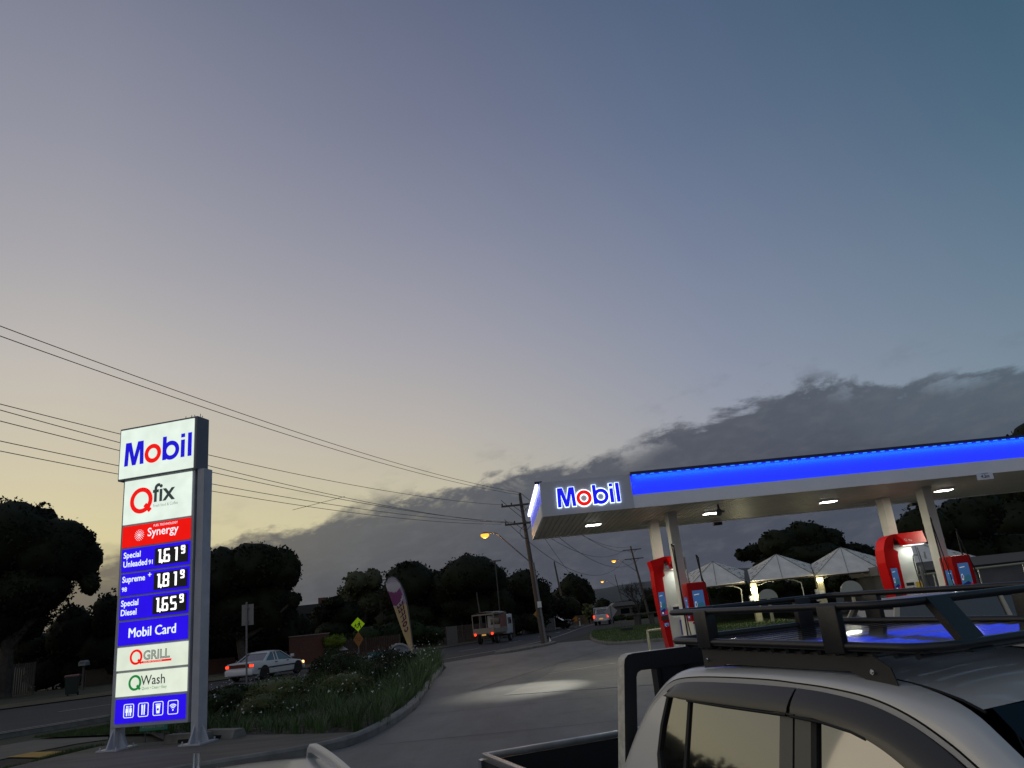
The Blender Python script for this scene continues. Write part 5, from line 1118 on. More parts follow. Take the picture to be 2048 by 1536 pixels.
    f=MB(); vs,fs=side_poly([(1.30,1.135),(1.335,1.135),(1.335,.70),(1.30,.70)],.002,.02,s_); f.add(vs,fs); f.obj('centre_seal',black_gap,ute)
    f=MB(); vs,fs=side_poly([(-.02,.69),(2.45,.69),(2.45,.715),(-.02,.715)],.006,.02,s_); f.add(vs,fs); f.obj('belt_moulding',black_gap,ute)
    # tinted weather shields: bulged strips over the tops of the windows
    def shield(top,bot,nm):
        T=cr(top,5);B=cr(bot,5); m_=min(len(T),len(B)); f=MB(); vs=[];R_=4
        for i in range(m_):
            for j in range(R_+1):
                u=j/R_; x=T[i][0]*(1-u)+B[i][0]*u; z=T[i][1]*(1-u)+B[i][1]*u; vs.append((x,s_*(sy(z)+.006+.030*math.sin(u*PI*.62)),z+GZ))
        f.add(vs,[(i*(R_+1)+j,i*(R_+1)+j+1,(i+1)*(R_+1)+j+1,(i+1)*(R_+1)+j) for i in range(m_-1) for j in range(R_)])
        vs2=[(x,y-s_*.006,z) for x,y,z in vs]; f.add(vs2,[(i*(R_+1)+j,(i+1)*(R_+1)+j,(i+1)*(R_+1)+j+1,i*(R_+1)+j+1) for i in range(m_-1) for j in range(R_)])
        f.obj(nm,visor,ute,smooth=True,fix=False)
    shield([(.115,1.150),(.15,1.182),(.22,1.208),(.35,1.221),(.60,1.228),(.90,1.230),(1.205,1.227)],[(.118,1.143),(.18,1.140),(.25,1.140),(.36,1.137),(.60,1.134),(.90,1.130),(1.175,1.128)],'weather_shield')
    shield([(1.215,1.226),(1.40,1.215),(1.62,1.188),(1.80,1.140),(1.96,1.070),(2.10,.985),(2.40,.78)],[(1.20,1.127),(1.33,1.120),(1.52,1.095),(1.68,1.055),(1.82,.995),(1.95,.915),(2.18,.74)],'weather_shield')
    f=MB(); f.tube([(x,s_*(sy(z)+.030),z+GZ) for x,z in [(.36,1.132),(.6,1.126),(.9,1.122),(1.17,1.118)]],.006,5); f.tube([(x,s_*(sy(z)+.030),z+GZ) for x,z in [(1.20,1.116),(1.40,1.106),(1.56,1.086),(1.64,1.066)]],.007,5); f.obj('shield_lip',black_gap,ute)
    # lower body skin
    f=MB(); vs,fs=side_poly([(-.42,-.18),(2.45,-.18),(2.45,-.10),(-.36,-.10)],-.01,.1,s_); f.add(vs,fs); f.obj('sill',blackpl,ute)
    f=MB(); f.tube([(2.0,s_*.80,.62+GZ),(2.02,s_*.98,.66+GZ)],.025,6); f.bbox((1.95,s_*.98-.10,.58+GZ),(2.10,s_*.98+.10,.78+GZ),.03); f.obj('mirror',blackpl,ute)
# roof skin between the ditches, with two shallow pressings
f=MB(); NX,NY=26,16
OX=[p_[0] for p_ in O_]; OZ=[p_[1] for p_ in O_]
def roofz(x): 
    return float(np.interp(x,[p_[0] for p_ in O_[8:]],[p_[1] for p_ in O_[8:]]))
def rfn(u,v):
    y=-.505+1.01*v; xf=2.03+.10*(1-(y/.505)**2); x0=.04-.03*(1-(y/.505)**2); x=x0+(xf-x0)*u
    z=roofz(min(2.03,max(.04,x)))+.030*(1-(y/.505)**2)-.004
    for c_ in (-.25,.25): z-=.006*math.exp(-((y-c_)/.06)**2)*sst(.25,.4,x)*(1-sst(1.5,1.75,x))
    return (x,y,z+GZ)
f.grid(rfn,NX,NY); f.obj('roof',silver,ute,smooth=True,fix=False)
f=MB()
for s_ in (-1,1): f.tube([(x,s_*.503,roofz(x)+GZ-.001) for x in np.linspace(.15,2.05,24)],.006,5)
f.obj('roof_ditch',black_gap,ute)
# windscreen, cowl, bonnet, rear of cab
f=MB()
def wfn(u,v):
    a=Vector(O_[-13 if 0 else 0]) if 0 else None
    s_=(v-.5)*2; zt=1.185;xt=2.075; zb_=.66; xb=2.70
    hw_=(.50*(1-u)+.66*u); x=xt+(xb-xt)*u+.10*(1-s_*s_)*(1-.3*u); z=zt+(zb_-zt)*u+.018*(1-s_*s_); return (x,s_*hw_,z+GZ)
f.grid(wfn,10,16); f.obj('windscreen',mat('windscreen',(.004,.007,.010),.05,spec=.6),ute,smooth=True,fix=False)
f=MB(); loft(f,[(2.52,.78,-.15,.4,.66),(3.0,.80,-.15,.45,.66),(3.5,.80,-.15,.42,.62),(3.85,.76,-.12,.38,.55),(3.98,.68,-.05,.3,.45)],lambda h,z0,zs,z1:[(y,z+GZ) for y,z in section(h,z0,zs,z1,.05)]); f.obj('bonnet',silver,ute,smooth=True)
f=MB(); f.bbox((3.86,-.80,-.05+GZ),(4.10,.80,.18+GZ),.04); f.obj('front_bumper',silver,ute,smooth=True)
f=MB(); f.b2((3.9,-.42,.22+GZ),(4.0,.42,.42+GZ)); f.obj('grille',blackpl,ute)
for s_ in (-1,1): f=MB(); f.bbox((3.78,s_*.58-.14,.25+GZ),(3.99,s_*.58+.14,.46+GZ),.03); f.obj('headlamp',glassd,ute)
f=MB(); f.add([(-.50,-.60,.55+GZ),(-.50,.60,.55+GZ),(-.27,.60,.95+GZ),(.02,.52,1.20+GZ),(.02,-.52,1.20+GZ),(-.27,-.60,.95+GZ),(-.52,-.66,-.15+GZ),(-.52,.66,-.15+GZ)],[(0,1,2,5),(5,2,3,4),(0,6,7,1)]); f.obj('cab_back',silver,ute)
f=MB(); f.add([(-.245,-.50,.965+GZ),(-.245,.50,.965+GZ),(-.03,.44,1.165+GZ),(-.03,-.44,1.165+GZ)],[(0,1,2,3)]); f.obj('rear_window',tint,ute)
f=MB(); f.b2((-.45,-.60,-.2+GZ),(2.6,.60,.55+GZ)); f.obj('cabin',blackpl,ute)
for x in (-1.45,3.15):
    for s_ in (-1,1): wheel(ute,x,s_*.74,.38,.27)
# tray
TX0,TX1,TW,TZ=-2.62,-.42,.93,.575
f=MB(); f.b2((TX0,-TW,TZ-.36+GZ),(TX1,TW,TZ-.30+GZ)); f.b2((TX0+.02,-TW,TZ-.30+GZ),(TX1,-TW+.03,TZ-.055+GZ)); f.b2((TX0+.02,TW-.03,TZ-.30+GZ),(TX1,TW,TZ-.055+GZ)); f.b2((TX0,-TW+.02,TZ-.30+GZ),(TX0+.03,TW-.02,TZ-.06+GZ)); f.obj('tray',blackp,ute)
f=MB(); f.bbox((TX0+.06,-TW-.012,TZ-.055+GZ),(TX1,-TW+.042,TZ+GZ),.008); f.bbox((TX0+.06,TW-.042,TZ-.055+GZ),(TX1,TW+.012,TZ+GZ),.008); f.bbox((TX0-.01,-TW+.0,TZ-.055+GZ),(TX0+.045,TW-.0,TZ+GZ),.008); f.obj('tray_rail',alu,ute,smooth=True)
f=MB()
for s_ in (-1,1): f.b2((TX0-.03,s_*TW-.03,TZ-.20+GZ),(TX0+.05,s_*TW+.02,TZ-.05+GZ)); f.tube([(TX0-.04,s_*TW,TZ-.05+GZ),(TX0-.06,s_*TW,TZ-.11+GZ),(TX0-.03,s_*TW,TZ-.18+GZ)],.012,6)
f.obj('tailgate_latch',chrome,ute)
for i in range(7): f=MB(); f.b2((TX0+.1,-.78+i*.26,TZ-.30+GZ),(TX1-.05,-.74+i*.26,TZ-.288+GZ)); f.obj('tray_rib',blackp,ute)
# headboard hoop: flat black face with worn aluminium edges
hx0,hx1=-.425,-.335
outer=[(-.78,.45),(-.655,1.30),(-.645,1.335),(-.62,1.358),(-.58,1.364),(.58,1.364),(.62,1.358),(.645,1.335),(.655,1.30),(.78,.45)]
inn=[(.69,.45),(.578,1.22),(.565,1.245),(.54,1.256),(-.54,1.256),(-.565,1.245),(-.578,1.22),(-.69,.45)]
f=MB(); P=outer+inn; n=len(P)
def hbv(x,pts): return [(x,y,z+GZ) for y,z in pts]
no=len(outer);ni=len(inn)
vs=hbv(hx1,outer)+hbv(hx1,inn)+hbv(hx0,outer)+hbv(hx0,inn); F_=[]
pair=[(0,7),(1,6),(2,5),(3,4),(4,4),(5,3),(6,3),(7,2),(8,1),(9,0)]
for a in range(no-1):
    ia,ib=pair[a][1],pair[a+1][1]
    q=(a,a+1,no+ib,no+ia) if ia!=ib else (a,a+1,no+ia); F_.append(q); F_.append(tuple(v+no+ni for v in q[::-1]))
f.add(vs,F_)
f.m=1
for a in range(no-1): f.add([vs[a],vs[a+1],vs[a+1+no+ni],vs[a+no+ni]],[(0,1,2,3)])
f.m=0
for a in range(ni-1): f.add([vs[no+a],vs[no+a+1],vs[no+a+1+no+ni],vs[no+a+no+ni]],[(0,1,2,3)])
f.obj('headboard',[blackp,mat('worn_edge',(.58,.55,.46),.5,var=.3,vs=14)],ute,fix=False)
f=MB()
for y in (-.40,-.20,0,.20,.40): f.b2((hx0+.01,y-.02,TZ+GZ),(hx1-.01,y+.02,1.26+GZ))
f.b2((hx0+.01,-.40,1.10+GZ),(hx1-.01,.40,1.256+GZ)); f.obj('headboard_bars',blackp,ute)
f=MB(); f.tube([(-.37,-.70,.80+GZ),(-.37,-.25,.80+GZ)],.022,8); f.tube([(-.34,-.66,.62+GZ),(-.30,-.45,.62+GZ)],.012,6); f.obj('cross_tube',chrome,ute)
# roof rack: a thing of its own on the cab roof
rk=thing('roof_rack','black steel basket roof rack with slatted floor on the silver pickup','roof rack',UO,RZ)
def rrz(x,top): return (1.592-.021*(x-.21) if top else 1.437-.026*(x-.21))+GZ
def loop(top,rx0,rx1,hw_,rc):
    P=[]
    for cx,cy,a0 in ((rx1-rc,-hw_+rc,-PI/2),(rx1-rc,hw_-rc,0),(rx0+.05,hw_-.05,PI/2),(rx0+.05,-hw_+.05,PI)):
        r_=rc if cx>1 else .05
        for i in range(8):
            a=a0+PI/2*i/7; x=cx+r_*math.cos(a); P.append((x,cy+r_*math.sin(a),rrz(x,top)))
    return P
for tp_,r_ in ((0,.0195),(1,.0165)):
    f=MB(); f.tube(loop(tp_,.20,1.83 if tp_ else 1.98,.60,.16),r_,10,closed=True); f.obj('rail',blackp,rk,smooth=True)
f=MB()
def leg(x,y,ax):
    z0,z1=rrz(x,0),rrz(x,1); w_=.058
    if ax=='y': f.bbox((x-w_,y-.024 if y<0 else y-.012,z0-.03),(x+w_,y+.012 if y<0 else y+.024,z1+.006),.008)
    else: f.bbox((x-.012,y-w_,z0-.03),(x+.026,y+w_,z1+.006),.008)
for x in (.54,1.50):
    for y in (-.60,.60): f=MB(); leg(x,y,'y'); f.obj('side_bracket',blackp,rk,smooth=True)
for y in (-.36,.36): f=MB(); zb0,zt0=rrz(1.97,0)-.03,rrz(1.82,1)+.012; f.add([(x_+dx_,y+dy_,z_) for x_,z_ in ((1.972,zb0),(1.822,zt0)) for dx_,dy_ in ((-.014,-.058),(.024,-.058),(.024,.058),(-.014,.058))],[(0,3,2,1),(4,5,6,7),(0,1,5,4),(1,2,6,5),(2,3,7,6),(3,0,4,7)]); f.obj('front_bracket',blackp,rk,smooth=True)
for y in (-.36,.36): f=MB(); leg(.205,y,'x'); f.obj('rear_bracket',blackp,rk,smooth=True)
slat=mat('slat_gloss',(.012,.013,.018),.13,coat=.5)
k=0; x=.27
while x<1.93:
    f=MB(); z=rrz(x,0)-.012; w_=.60-.0; f.tube([(x+.05,-w_+.01,z-.018),(x+.05,w_-.01,z-.018)],.014,10); f.box((x+.05,0,z-.003),(.076,2*w_-.02,.009),R=Matrix.Rotation(rad(1.2+(3.5+.45*math.sin(x*37.))*sst(.75,1.1,x)),3,'Y')); f.obj('slat',slat,rk); x+=.105  # front slats tipped further forward, shaped to mirror the lit blue band
for y in (-.28,.28): f=MB(); f.b2((.22,y-.02,rrz(1,0)-.060),(1.95,y+.02,rrz(1,0)-.045)); f.obj('bearer',blackp,rk)
for s_ in (-1,1):
    pl=[(.42,1.385),(1.40,1.368),(1.64,1.362),(1.72,1.318),(1.74,1.250),(1.58,1.268),(1.50,1.298),(.62,1.312),(.60,1.300),(.42,1.290)]
    f=MB(); f.prism([(a,b+GZ) for a,b in pl],s_*.555,s_*.561); f.prism([(.42,1.386+GZ),(1.64,1.364+GZ),(1.64,1.369+GZ),(.42,1.391+GZ)],s_*.50,s_*.561); q=f.obj('foot_plate',mat('plate_charcoal',(.035,.034,.032),.5,var=.1),rk)
    for x,z in ((.47,1.335),(1.63,1.300)): f=MB(); f.tube([(x,s_*.561,z+GZ),(x,s_*.572,z+GZ)],.012,6); f.tube([(x,s_*.572,z+GZ),(x,s_*.577,z+GZ)],.006,8); f.obj('bolt',chrome,q)
# ------------------------------------------------------------------ white wagon close to the camera, only its roof in view
wo=Vector((-1.74,5.92,-.455)); wg=thing('wagon_roof_car','pale silver wagon parked in the near left, only its curved roof and rail showing','car',wo,rad(-66))
wp=mat('wagon_paint',(.50,.51,.50),.28,coat=.8,metal=.1)
f=MB()
def wr(u,v):
    x=-.05+3.0*u; y=.06-1.30*v; e=min(1,u/.12); z=1.355-.05*(1-e)**2-.16*max(0,(u-.6)/.4)**2-.035*((v-.5)*2)**2-.06*max(0,(v-.85)/.15)**2
    return (x,y,z)
f.grid(wr,30,16); f.obj('roof',wp,wg,smooth=True,fix=False)
f=MB(); loft(f,[(-.75,.80,.30,.7,.86),(-.6,.84,.24,.7,.92),(.3,.86,.20,.7,.92),(2.6,.86,.20,.7,.90),(3.2,.84,.20,.66,.84),(3.9,.78,.25,.6,.72),(4.0,.7,.3,.55,.62)],lambda h,z0,zs,z1:[(y-.60,z) for y,z in section(h,z0,zs,z1)]); f.obj('body',wp,wg,smooth=True)
f=MB(); f.add([(-.45,-1.34,.9),(3.0,-1.34,.9),(3.0,.14,.9),(-.45,.14,.9),(0,-1.20,1.29),(2.6,-1.18,1.19),(2.6,-.02,1.19),(0,.02,1.29)],[(0,1,5,4),(1,2,6,5),(2,3,7,6),(3,0,4,7)]); f.obj('glass',glassd,wg)
for x in (.0,2.9):
    for y in (-1.36,.16): wheel(wg,x,y if y>0 else y,.31,.2)
for y in (.01,-1.17):
    f=MB(); P=bez([(.02,y,1.26),(.04,y,1.32),(.12,y,1.372),(.45,y,1.392),(1.2,y,1.392),(2.0,y,1.36),(2.35,y,1.30),(2.42,y,1.18)],8)
    k=len(P); vs=[]
    for i,p_ in enumerate(P):
        t_=(P[min(k-1,i+1)]-P[max(0,i-1)]).normalized(); n_=Vector((-t_.z,0,t_.x)); h_=.020+.008*math.sin(PI*i/k)
        for a,b in ((-.024,-h_),(.024,-h_),(.026,.3*h_),(.014,h_),(-.014,h_),(-.026,.3*h_)): vs.append(p_+Vector((0,a,0))+n_*b)
    f.add(vs,[(i*6+j,i*6+(j+1)%6,(i+1)*6+(j+1)%6,(i+1)*6+j) for i in range(k-1) for j in range(6)]+[tuple(range(5,-1,-1)),tuple(range(6*k-6,6*k))]); f.obj('roof_rail',mat('rail_silver',(.50,.50,.48),.35,metal=.3),wg,smooth=True)
    f=MB(); f.bbox((-.04,y-.035,1.262),(.10,y+.035,1.280),.006); f.obj('rail_foot',chrome,wg)
an=thing('aerial_base','chrome twin-stem aerial base sticking up at the bottom edge near the pylon','aerial',at(392,1517,5.5)-Vector((0,0,.13)),0)
f=MB(); f.lathe((0,0,-.05),[(.06,0),(.055,.05),(.04,.09),(.02,.11)],16); f.obj('base',chrome,an,smooth=True)
for x in (-.017,.017): f=MB(); f.tube([(x,0,.02),(x*.8,0,.16)],[.014,.011],10); f.obj('stem',chrome,an,smooth=True)
# cream vehicle beyond the pickup: only its roof shows through the rack
p=at(1900,1212,11.5); cwg=passenger_car('cream_wagon','cream wagon parked beyond the silver pickup, its roof seen through the rack','car',(p.x+.95,12.2,-.03),rad(6),cpaint,L_=4.6,hw=.86,roofz=1.40,wagon=True,lit=False)
# ------------------------------------------------------------------ vegetation
def tree(label,D,lob,trunk=None,m=leafA,size=.22,dens=1.1,seed=1,name='tree',cat='tree',group=None,core=.80,dy=1.,sub=12,subr=.36,limbs=3,ypx=None):
    """lob: crown masses (px,py,rx,ry) read off at distance D, turned into real ellipsoids"""
    sc_=D/1570.; cs=[]
    for i,(px,py,rx,ry) in enumerate(lob):
        p=at(px,py,D+((i*37)%7-3)*.35); cs.append((p.x,p.y,p.z,rx*sc_,(rx*sc_)*dy,ry*sc_*1.04))
    bx=sum(c[0] for c in cs)/len(cs) if trunk is None else at(trunk[0],trunk[1],D).x
    t=thing(name,label,cat,(bx,D,0),0,group)
    bl=[(x-bx,y-D,z,a,b,c) for x,y,z,a,b,c in cs]
    leaves('crown' if name=='tree' else 'foliage',bl,size,dens,m,t,seed,core=core,sub=sub,subr=subr)
    top=max(c[2] for c in cs); lo=min(c[2]-c[5] for c in cs); r0=.045*top+.06
    f=MB(); zt=min(top,max(lo+.8,top*.6)); mid=(bl[0][0]*.25,0,zt*.5)
    f.tube([(0,0,-.1),(0,0,.25),mid,(bl[0][0]*.5,bl[0][1]*.5,zt)],[r0*1.25,r0,r0*.8,r0*.45],8)
    for i in range(min(limbs,len(bl))): f.tube([mid,((mid[0]+bl[i][0])/2,0,(mid[2]+bl[i][2])/2-.2),(bl[i][0],bl[i][1],bl[i][2])],[r0*.6,r0*.4,r0*.15],6)
    f.obj('trunk' if name=='tree' else 'stem',bark,t); return t
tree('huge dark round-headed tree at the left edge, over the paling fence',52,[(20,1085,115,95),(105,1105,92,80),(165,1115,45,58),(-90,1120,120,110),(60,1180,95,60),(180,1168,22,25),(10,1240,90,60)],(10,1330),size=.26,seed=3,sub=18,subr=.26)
tree('dark understorey tree between the big left tree and the pylon',60,[(215,1235,35,50),(150,1270,60,60),(250,1250,30,45),(80,1300,70,40),(200,1300,50,40)],size=.3,seed=4)
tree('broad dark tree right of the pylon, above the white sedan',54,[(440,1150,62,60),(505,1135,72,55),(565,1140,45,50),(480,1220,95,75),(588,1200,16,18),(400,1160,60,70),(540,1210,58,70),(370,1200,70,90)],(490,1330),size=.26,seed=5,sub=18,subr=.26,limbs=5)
tree('loose dark shrubby tree under the right side of the broad tree',60,[(560,1265,45,45),(600,1255,25,30),(450,1290,60,35),(510,1295,55,32),(410,1290,40,40)],size=.28,seed=6)
tree('pale olive tree left of the domed trees, behind the crossing sign',82,[(712,1165,27,28),(745,1160,24,26),(700,1195,30,30),(735,1200,40,40)],m=mat('leaf_olive',(.06,.065,.028),.8,var=.45,vs=.5),size=.36,seed=7,dens=.9)
tree('low dark pine-like shrubs left of the olive tree',76,[(668,1205,24,14),(650,1225,30,18),(690,1230,42,26),(640,1250,34,22),(665,1262,40,22)],size=.3,seed=8,dens=1.)
tree('domed dark tree directly behind the feather banner',80,[(820,1172,66,54),(880,1185,45,50),(790,1200,40,45),(860,1200,45,50),(820,1240,75,40)],size=.32,seed=9,sub=20,subr=.22)
tree('largest domed dark tree, left of the near power pole',78,[(940,1155,74,50),(985,1165,40,42),(900,1180,50,45),(950,1215,85,50),(1000,1210,35,45)],(940,1250),size=.32,seed=10,sub=20,subr=.22)
tree('dark tree just behind the near power pole',84,[(1045,1175,42,38),(1075,1195,34,38),(1030,1220,50,40),(1080,1225,32,30)],size=.32,seed=11,sub=16)
tree('round dark tree beside the bare wooden pole at the bend',112,[(1147,1180,36,36),(1168,1190,25,30),(1130,1200,30,35),(1155,1215,35,25)],(1150,1240),size=.42,seed=12,sub=16,subr=.26)
tree('yellowish palm-like shrub lit by the street lamp at the bend',106,[(1174,1222,12,16),(1181,1230,10,12)],m=leafY,size=.5,seed=13,name='shrub',cat='shrub',core=.4)
tree('lime green rounded bush over the red brick fence',59,[(668,1283,28,14),(655,1288,18,10)],m=leafL,size=.16,seed=14,name='shrub',cat='shrub',dens=1.3)
tree('dark hedge behind the timber fence and crossing sign',68,[(735,1275,40,25),(780,1270,35,28),(820,1265,40,26),(860,1270,35,20)],m=leafB,size=.24,seed=15,name='hedge',cat='hedge')
tree('dark hedge behind the long brown fence and truck',80,[(900,1250,45,25),(950,1252,50,25),(1010,1250,45,25),(1060,1245,40,20)],size=.3,seed=16,name='hedge',cat='hedge')
tree('rounded bushes in front of the distant house',108,[(1228,1238,14,6),(1243,1236,12,5)],m=leafL if 0 else leafB,size=.34,seed=17,name='shrub',cat='shrub')
tree('low bush right of the distant house by the lawn',104,[(1268,1234,18,6),(1290,1232,15,6)],m=leafB,size=.34,seed=18,name='shrub',cat='shrub')
tree('dark scrub behind the distant pickup and house',150,[(1205,1210,18,14),(1230,1215,22,12),(1262,1213,30,13),(1200,1225,25,12)],size=.5,seed=19)
tree('dark bushes between the paling fence and the brick garden wall',60,[(95,1345,40,34),(150,1340,40,30),(215,1330,45,34),(60,1310,40,30)],size=.3,seed=36,name='shrub',cat='shrub')
tree('dark continuous bushes behind the domed trees left of the power pole',90,[(700,1240,50,34),(770,1232,50,34),(850,1228,60,38),(930,1222,60,40),(1010,1216,60,38),(1080,1212,50,34),(1135,1215,30,26)],size=.4,seed=37,name='hedge',cat='hedge')
tree('distant tree line left of the pylon foot',120,[(300,1260,120,30),(200,1270,90,28)],size=.6,seed=35)
# bare tree with fine twigs
def bare_tree(label,px,D,h,seed):
    x=at(px,1235,D).x; t=thing('tree',label,'tree',(x,D,0)); rnd=random.Random(seed); f=MB()
    def br(p,d,l,r,k):
        q=p+d*l; f.tube([p,(p+q)/2+Vector((rnd.uniform(-1,1),rnd.uniform(-1,1),rnd.uniform(-1,1)))*l*.06,q],[r,r*.85,r*.7],4 if k>1 else 6,cap=False)
        if k>=6: return
        for i in range(3 if k<5 else 2):
            nd=(d+Vector((rnd.uniform(-1,1),rnd.uniform(-1,1),rnd.uniform(-.35,.6)))*.75).normalized(); br(q,nd,l*rnd.uniform(.62,.82),r*.62,k+1)
    br(Vector((0,0,0)),Vector((.05,0,1)).normalized(),h*.26,.16,0); tr=f.obj('trunk',mat('twig',(.045,.04,.038),.9),t)
bare_tree('bare winter tree with fine twigs beyond the lawn',1278,72,4.6,5)
tree('dark conifer mass behind the bare tree',110,[(1310,1195,30,22),(1300,1215,40,18),(1330,1190,25,30)],size=.5,seed=20)
# right side
tree('dark leafy tree with ragged top behind the middle wash bays',62,[(1560,1090,50,38),(1610,1075,48,38),(1655,1085,40,35),(1510,1105,30,22),(1484,1110,18,14),(1600,1120,110,40),(1700,1110,35,28)],(1600,1200),size=.34,seed=21,dens=.7,sub=22,subr=.22,core=.78)
tree('small dark tree between the ragged tree and right island columns',66,[(1725,1110,28,24),(1745,1130,35,25),(1770,1120,30,30)],size=.34,seed=22,dens=.8)
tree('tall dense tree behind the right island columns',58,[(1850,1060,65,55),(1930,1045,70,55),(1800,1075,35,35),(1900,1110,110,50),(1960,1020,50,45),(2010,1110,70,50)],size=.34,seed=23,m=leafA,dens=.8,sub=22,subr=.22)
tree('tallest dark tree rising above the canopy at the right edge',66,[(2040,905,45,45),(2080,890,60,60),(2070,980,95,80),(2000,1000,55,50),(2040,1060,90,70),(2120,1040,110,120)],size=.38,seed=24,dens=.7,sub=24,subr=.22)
tree('low dark hedge behind the left wash bay',49.5,[(1400,1185,40,18),(1470,1180,40,20),(1540,1178,45,22),(1620,1170,50,25),(1700,1165,50,25),(1780,1160,50,25)],size=.2,seed=25,name='hedge',cat='hedge',m=leafB)
# trees off to the left and behind: what the pickup's windows mirror
for i,(x,y,s) in enumerate(((-46,42,8.2),(-50,36,7.6),(-54,30,7.2),(-57,23,6.6),(-60,15,5.6))):
    t=thing('tree',('wide dark tree far out to the left','dark tree by the road bend out to the left','broad tree beyond the road far left','round dark tree across the road, well left of view','tall dark tree at the far left back')[i],'tree',(x,y,0)); leaves('crown',[(0,0,s*.62,s*.7,s*.7,s*.5),(s*.5,1,s*.5,s*.45,s*.45,s*.36),(-s*.5,-1,s*.5,s*.45,s*.45,s*.36)],.5,.8,leafA,t,60+i,sub=12); f=MB(); f.tube([(0,0,0),(0,0,s*.5)],[.35,.2],8); f.obj('trunk',bark,t)
# ------------------------------------------------------------------ flower bed
rng=random.Random(11)
bed=[(p_[0],p_[1]) for p_ in bed_inner if p_[1]>=13.9]+[(-5.6,36.5),(-8.3,33.6),(-11.0,27),(-12.2,24.2),(-11.0,20.5),(-8.2,17.2),(-7.0,15.7),(-5.8,15.4),(-3.9,14.1)]
def inside(x,y,P):
    c=False; n=len(P)
    for i in range(n):
        (x1,y1),(x2,y2)=P[i],P[(i+1)%n]
        if (y1>y)!=(y2>y) and x<(x2-x1)*(y-y1)/(y2-y1)+x1: c=not c
    return c
V=[];F=[];FV=[];FF=[]
def blade(x,y,h,a,lean,w):
    dx,dy=math.cos(a),math.sin(a); nx,ny=-dy*w,dx*w; o=len(V)
    for k in range(4):
        u=k/3; r_=lean*u*u*h; z=.07+h*(u-.25*lean*u*u*u); ww=(1-u*.92)
        V.append((x+dx*r_+nx*ww,y+dy*r_+ny*ww,z)); V.append((x+dx*r_-nx*ww,y+dy*r_-ny*ww,z))
    for k in range(3): F.append((o+2*k,o+2*k+1,o+2*k+3,o+2*k+2))
clumps=[];tries=0
while len(clumps)<520 and tries<26000:
    tries+=1; x=rng.uniform(-12.5,-2.6); y=rng.uniform(14,37)
    if not inside(x,y,bed): continue
    if inside(x,y,[(-9.0,21),(-6.2,20.5),(-4.9,24),(-5.4,29),(-8.5,28.5)]) and rng.random()<.85: continue
    if any((x-a)**2+(y-b)**2<.16 for a,b in clumps): continue
    clumps.append((x,y))
for (x,y) in clumps:
    d=(y/20.); nn_=mnoise.noise(Vector((x*.55,y*.45,2.)))
    if nn_<-.32: continue
    hh=rng.uniform(.42,.66)*(1.0 if y<22 else 1.12)*(1.+.75*nn_)*(.55 if x/y<-.285 else 1.)
    for i in range(44):
        a=rng.uniform(0,2*PI); rr=rng.uniform(0,.22); blade(x+rr*math.cos(a),y+rr*math.sin(a),hh*rng.uniform(.6,1.15),a+rng.uniform(-.5,.5),rng.uniform(.1,.9),.007*rng.uniform(.7,1.6)*max(1,y/18))
    for i in range(rng.choice((0,0,1,1,2))):
        a=rng.uniform(0,2*PI); r_=rng.uniform(.0,.38); h=hh*rng.uniform(.9,1.32)+.05; fx,fy=x+r_*math.cos(a),y+r_*math.sin(a)
        blade(fx-.02,fy,h-.05,a,.05,.004*max(1,y/18)); s_=rng.uniform(.010,.024)*max(1,(y/24)); o=len(FV)
        tl=Vector((rng.uniform(-.6,.6),rng.uniform(-1,-.1),rng.uniform(.2,1))).normalized(); u_=tl.orthogonal().normalized(); w_=tl.cross(u_)
        for k in range(3):
            an_=2*PI*k/3+a; dirv=u_*math.cos(an_)+w_*math.sin(an_); sv=tl.cross(dirv)
            c0=Vector((fx,fy,.07+h)); o=len(FV); FV+= [tuple(c0),tuple(c0+dirv*s_*.6+sv*s_*.42+tl*.004),tuple(c0+dirv*s_*1.25),tuple(c0+dirv*s_*.6-sv*s_*.42+tl*.004)]; FF.append((o,o+1,o+2,o+3))
f=MB(); f.v=V; f.f=F; f.mi=[0]*len(F); o=f.obj('strappy_grass',leafG,fix=False); struct(o,'stuff'); o['label']='green strappy leaf clumps filling the flower bed'; o['category']='grass'
f=MB(); f.v=FV; f.f=FF; f.mi=[0]*len(FF); o=f.obj('white_flowers',petal,fix=False); struct(o,'stuff'); o['label']='small white flowers scattered over the flower bed'; o['category']='flowers'
def shrub(label,x,y,r,h,m,seed,size=.07):
    t=thing('shrub',label,'shrub',(x,y,.07)); leaves('foliage',[(0,0,h*.55,r,r*.9,h*.5),(r*.45,.1,h*.42,r*.65,r*.6,h*.4),(-r*.5,-.1,h*.40,r*.6,r*.6,h*.38)],size,.75,m,t,seed,core=.7,sub=14,subr=.34)
    f=MB()
    for i in range(5): a=2*PI*i/5; f.tube([(0,0,0),(.3*r*math.cos(a),.3*r*math.sin(a),h*.4)],[.03,.012],5)
    f.obj('stem',bark,t)
shrub('tallest olive shrub at the left of the flower bed group, right of the sedan',-6.5,25.6,1.0,1.12,leafB,41)
shrub('spindly shrub top behind the tallest olive shrub',-7.5,28.6,.45,1.35,leafB,42)
shrub('rounded shrub in the middle of the flower bed, below the strip sign',-5.9,24.8,1.0,1.05,leafB,43)
shrub('dark low shrub in front of the round-topped cabinet',-5.3,28.6,.8,1.0,leafA,44)
shrub('yellowish low shrub at the front centre of the flower bed',-6.9,21.0,.9,.75,leafY,45,.06)
shrub('second yellowish low shrub further right in the flower bed',-5.4,21.6,.8,.68,leafY,46,.06)
shrub('low grey-green shrub at the left of the yellowish shrubs',-8.6,21.8,.8,.62,leafB,47,.06)
shrub('low dark shrub at the front left of the flower bed, near the sign post',-8.0,19.2,.75,.62,leafB,48,.06)
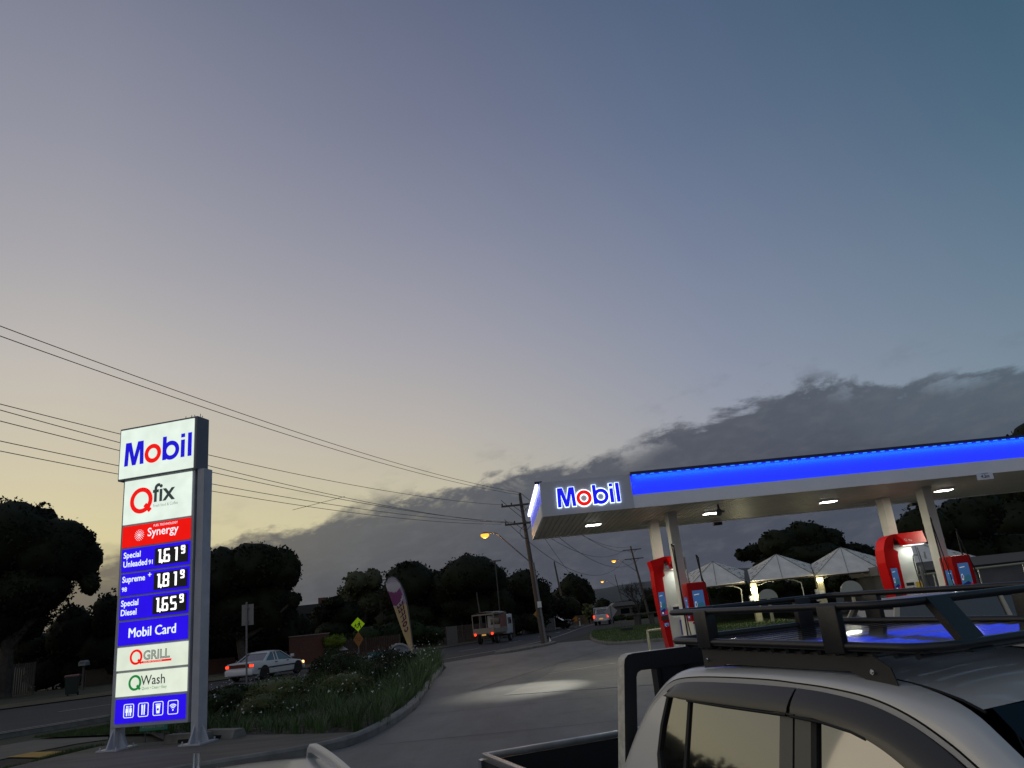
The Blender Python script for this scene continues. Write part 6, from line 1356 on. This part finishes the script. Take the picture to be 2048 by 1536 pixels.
shrub('small bushy shrub at the front of the bed between the yellowish shrubs and kerb',-6.4,18.3,.55,.55,leafY,49,.05)
shrub('dark rounded shrub at the right side of the flower bed by the kerb',-4.6,23.5,.7,.8,leafA,50,.06)
# ground cover: leaf litter and tufts on the soil
V=[];F=[]
for i in range(2600):
    x=rng.uniform(-9,-2.7);y=rng.uniform(13.9,24)
    if not inside(x,y,bed): continue
    a=rng.uniform(0,PI);s_=rng.uniform(.012,.05);o=len(V);c_,q=math.cos(a)*s_,math.sin(a)*s_; V+=[(x-c_,y-q,.082),(x+q*.3,y-c_*.3,.09+rng.uniform(0,.03)),(x+c_,y+q,.084),(x-q*.3,y+c_*.3,.086)];F.append((o,o+1,o+2,o+3))
f=MB(); f.v=V;f.f=F;f.mi=[0]*len(F); o=f.obj('leaf_litter',mat('litter',(.16,.13,.10),.9,var=.5,vs=9),fix=False); struct(o,'stuff'); o['label']='dry leaf litter on the soil of the flower bed'; o['category']='litter'
# short grass blades on the near strips and the lawn edge
V=[];F=[]
def tuft(n,poly,z,h,w):
    xs=[p_[0] for p_ in poly];ys=[p_[1] for p_ in poly]; k=0
    while k<n:
        x=rng.uniform(min(xs),max(xs));y=rng.uniform(min(ys),max(ys)); k+=1
        if inside(x,y,poly):
            a=rng.uniform(0,2*PI);o=len(V);hh=h*rng.uniform(.5,1.3);V.extend([(x-w*math.cos(a),y-w*math.sin(a),z),(x+w*math.cos(a),y+w*math.sin(a),z),(x+rng.uniform(-.5,.5)*hh,y+rng.uniform(-.5,.5)*hh,z+hh)]);F.append((o,o+1,o+2))
tuft(26000,[G2(60,1481),G2(230,1453),G2(330,1440),G2(400,1440),G2(330,1472),G2(216,1474)],.05,.07,.006)
tuft(24000,[(-9.35,12.7),(-9.0,15.5)]+[G2(216,1494),G2(140,1508),G2(100,1519),G2(50,1536)]+[(-10.5,11.5)],.045,.07,.005)
tuft(30000,lawn,.12,.07,.012)
f=MB(); f.v=V;f.f=F;f.mi=[0]*len(F); o=f.obj('grass_blades',mat('blade',(.05,.085,.02),.8,var=.4,vs=2),fix=False); struct(o,'stuff'); o['label']='short grass on the verge strips and lawn'; o['category']='grass'
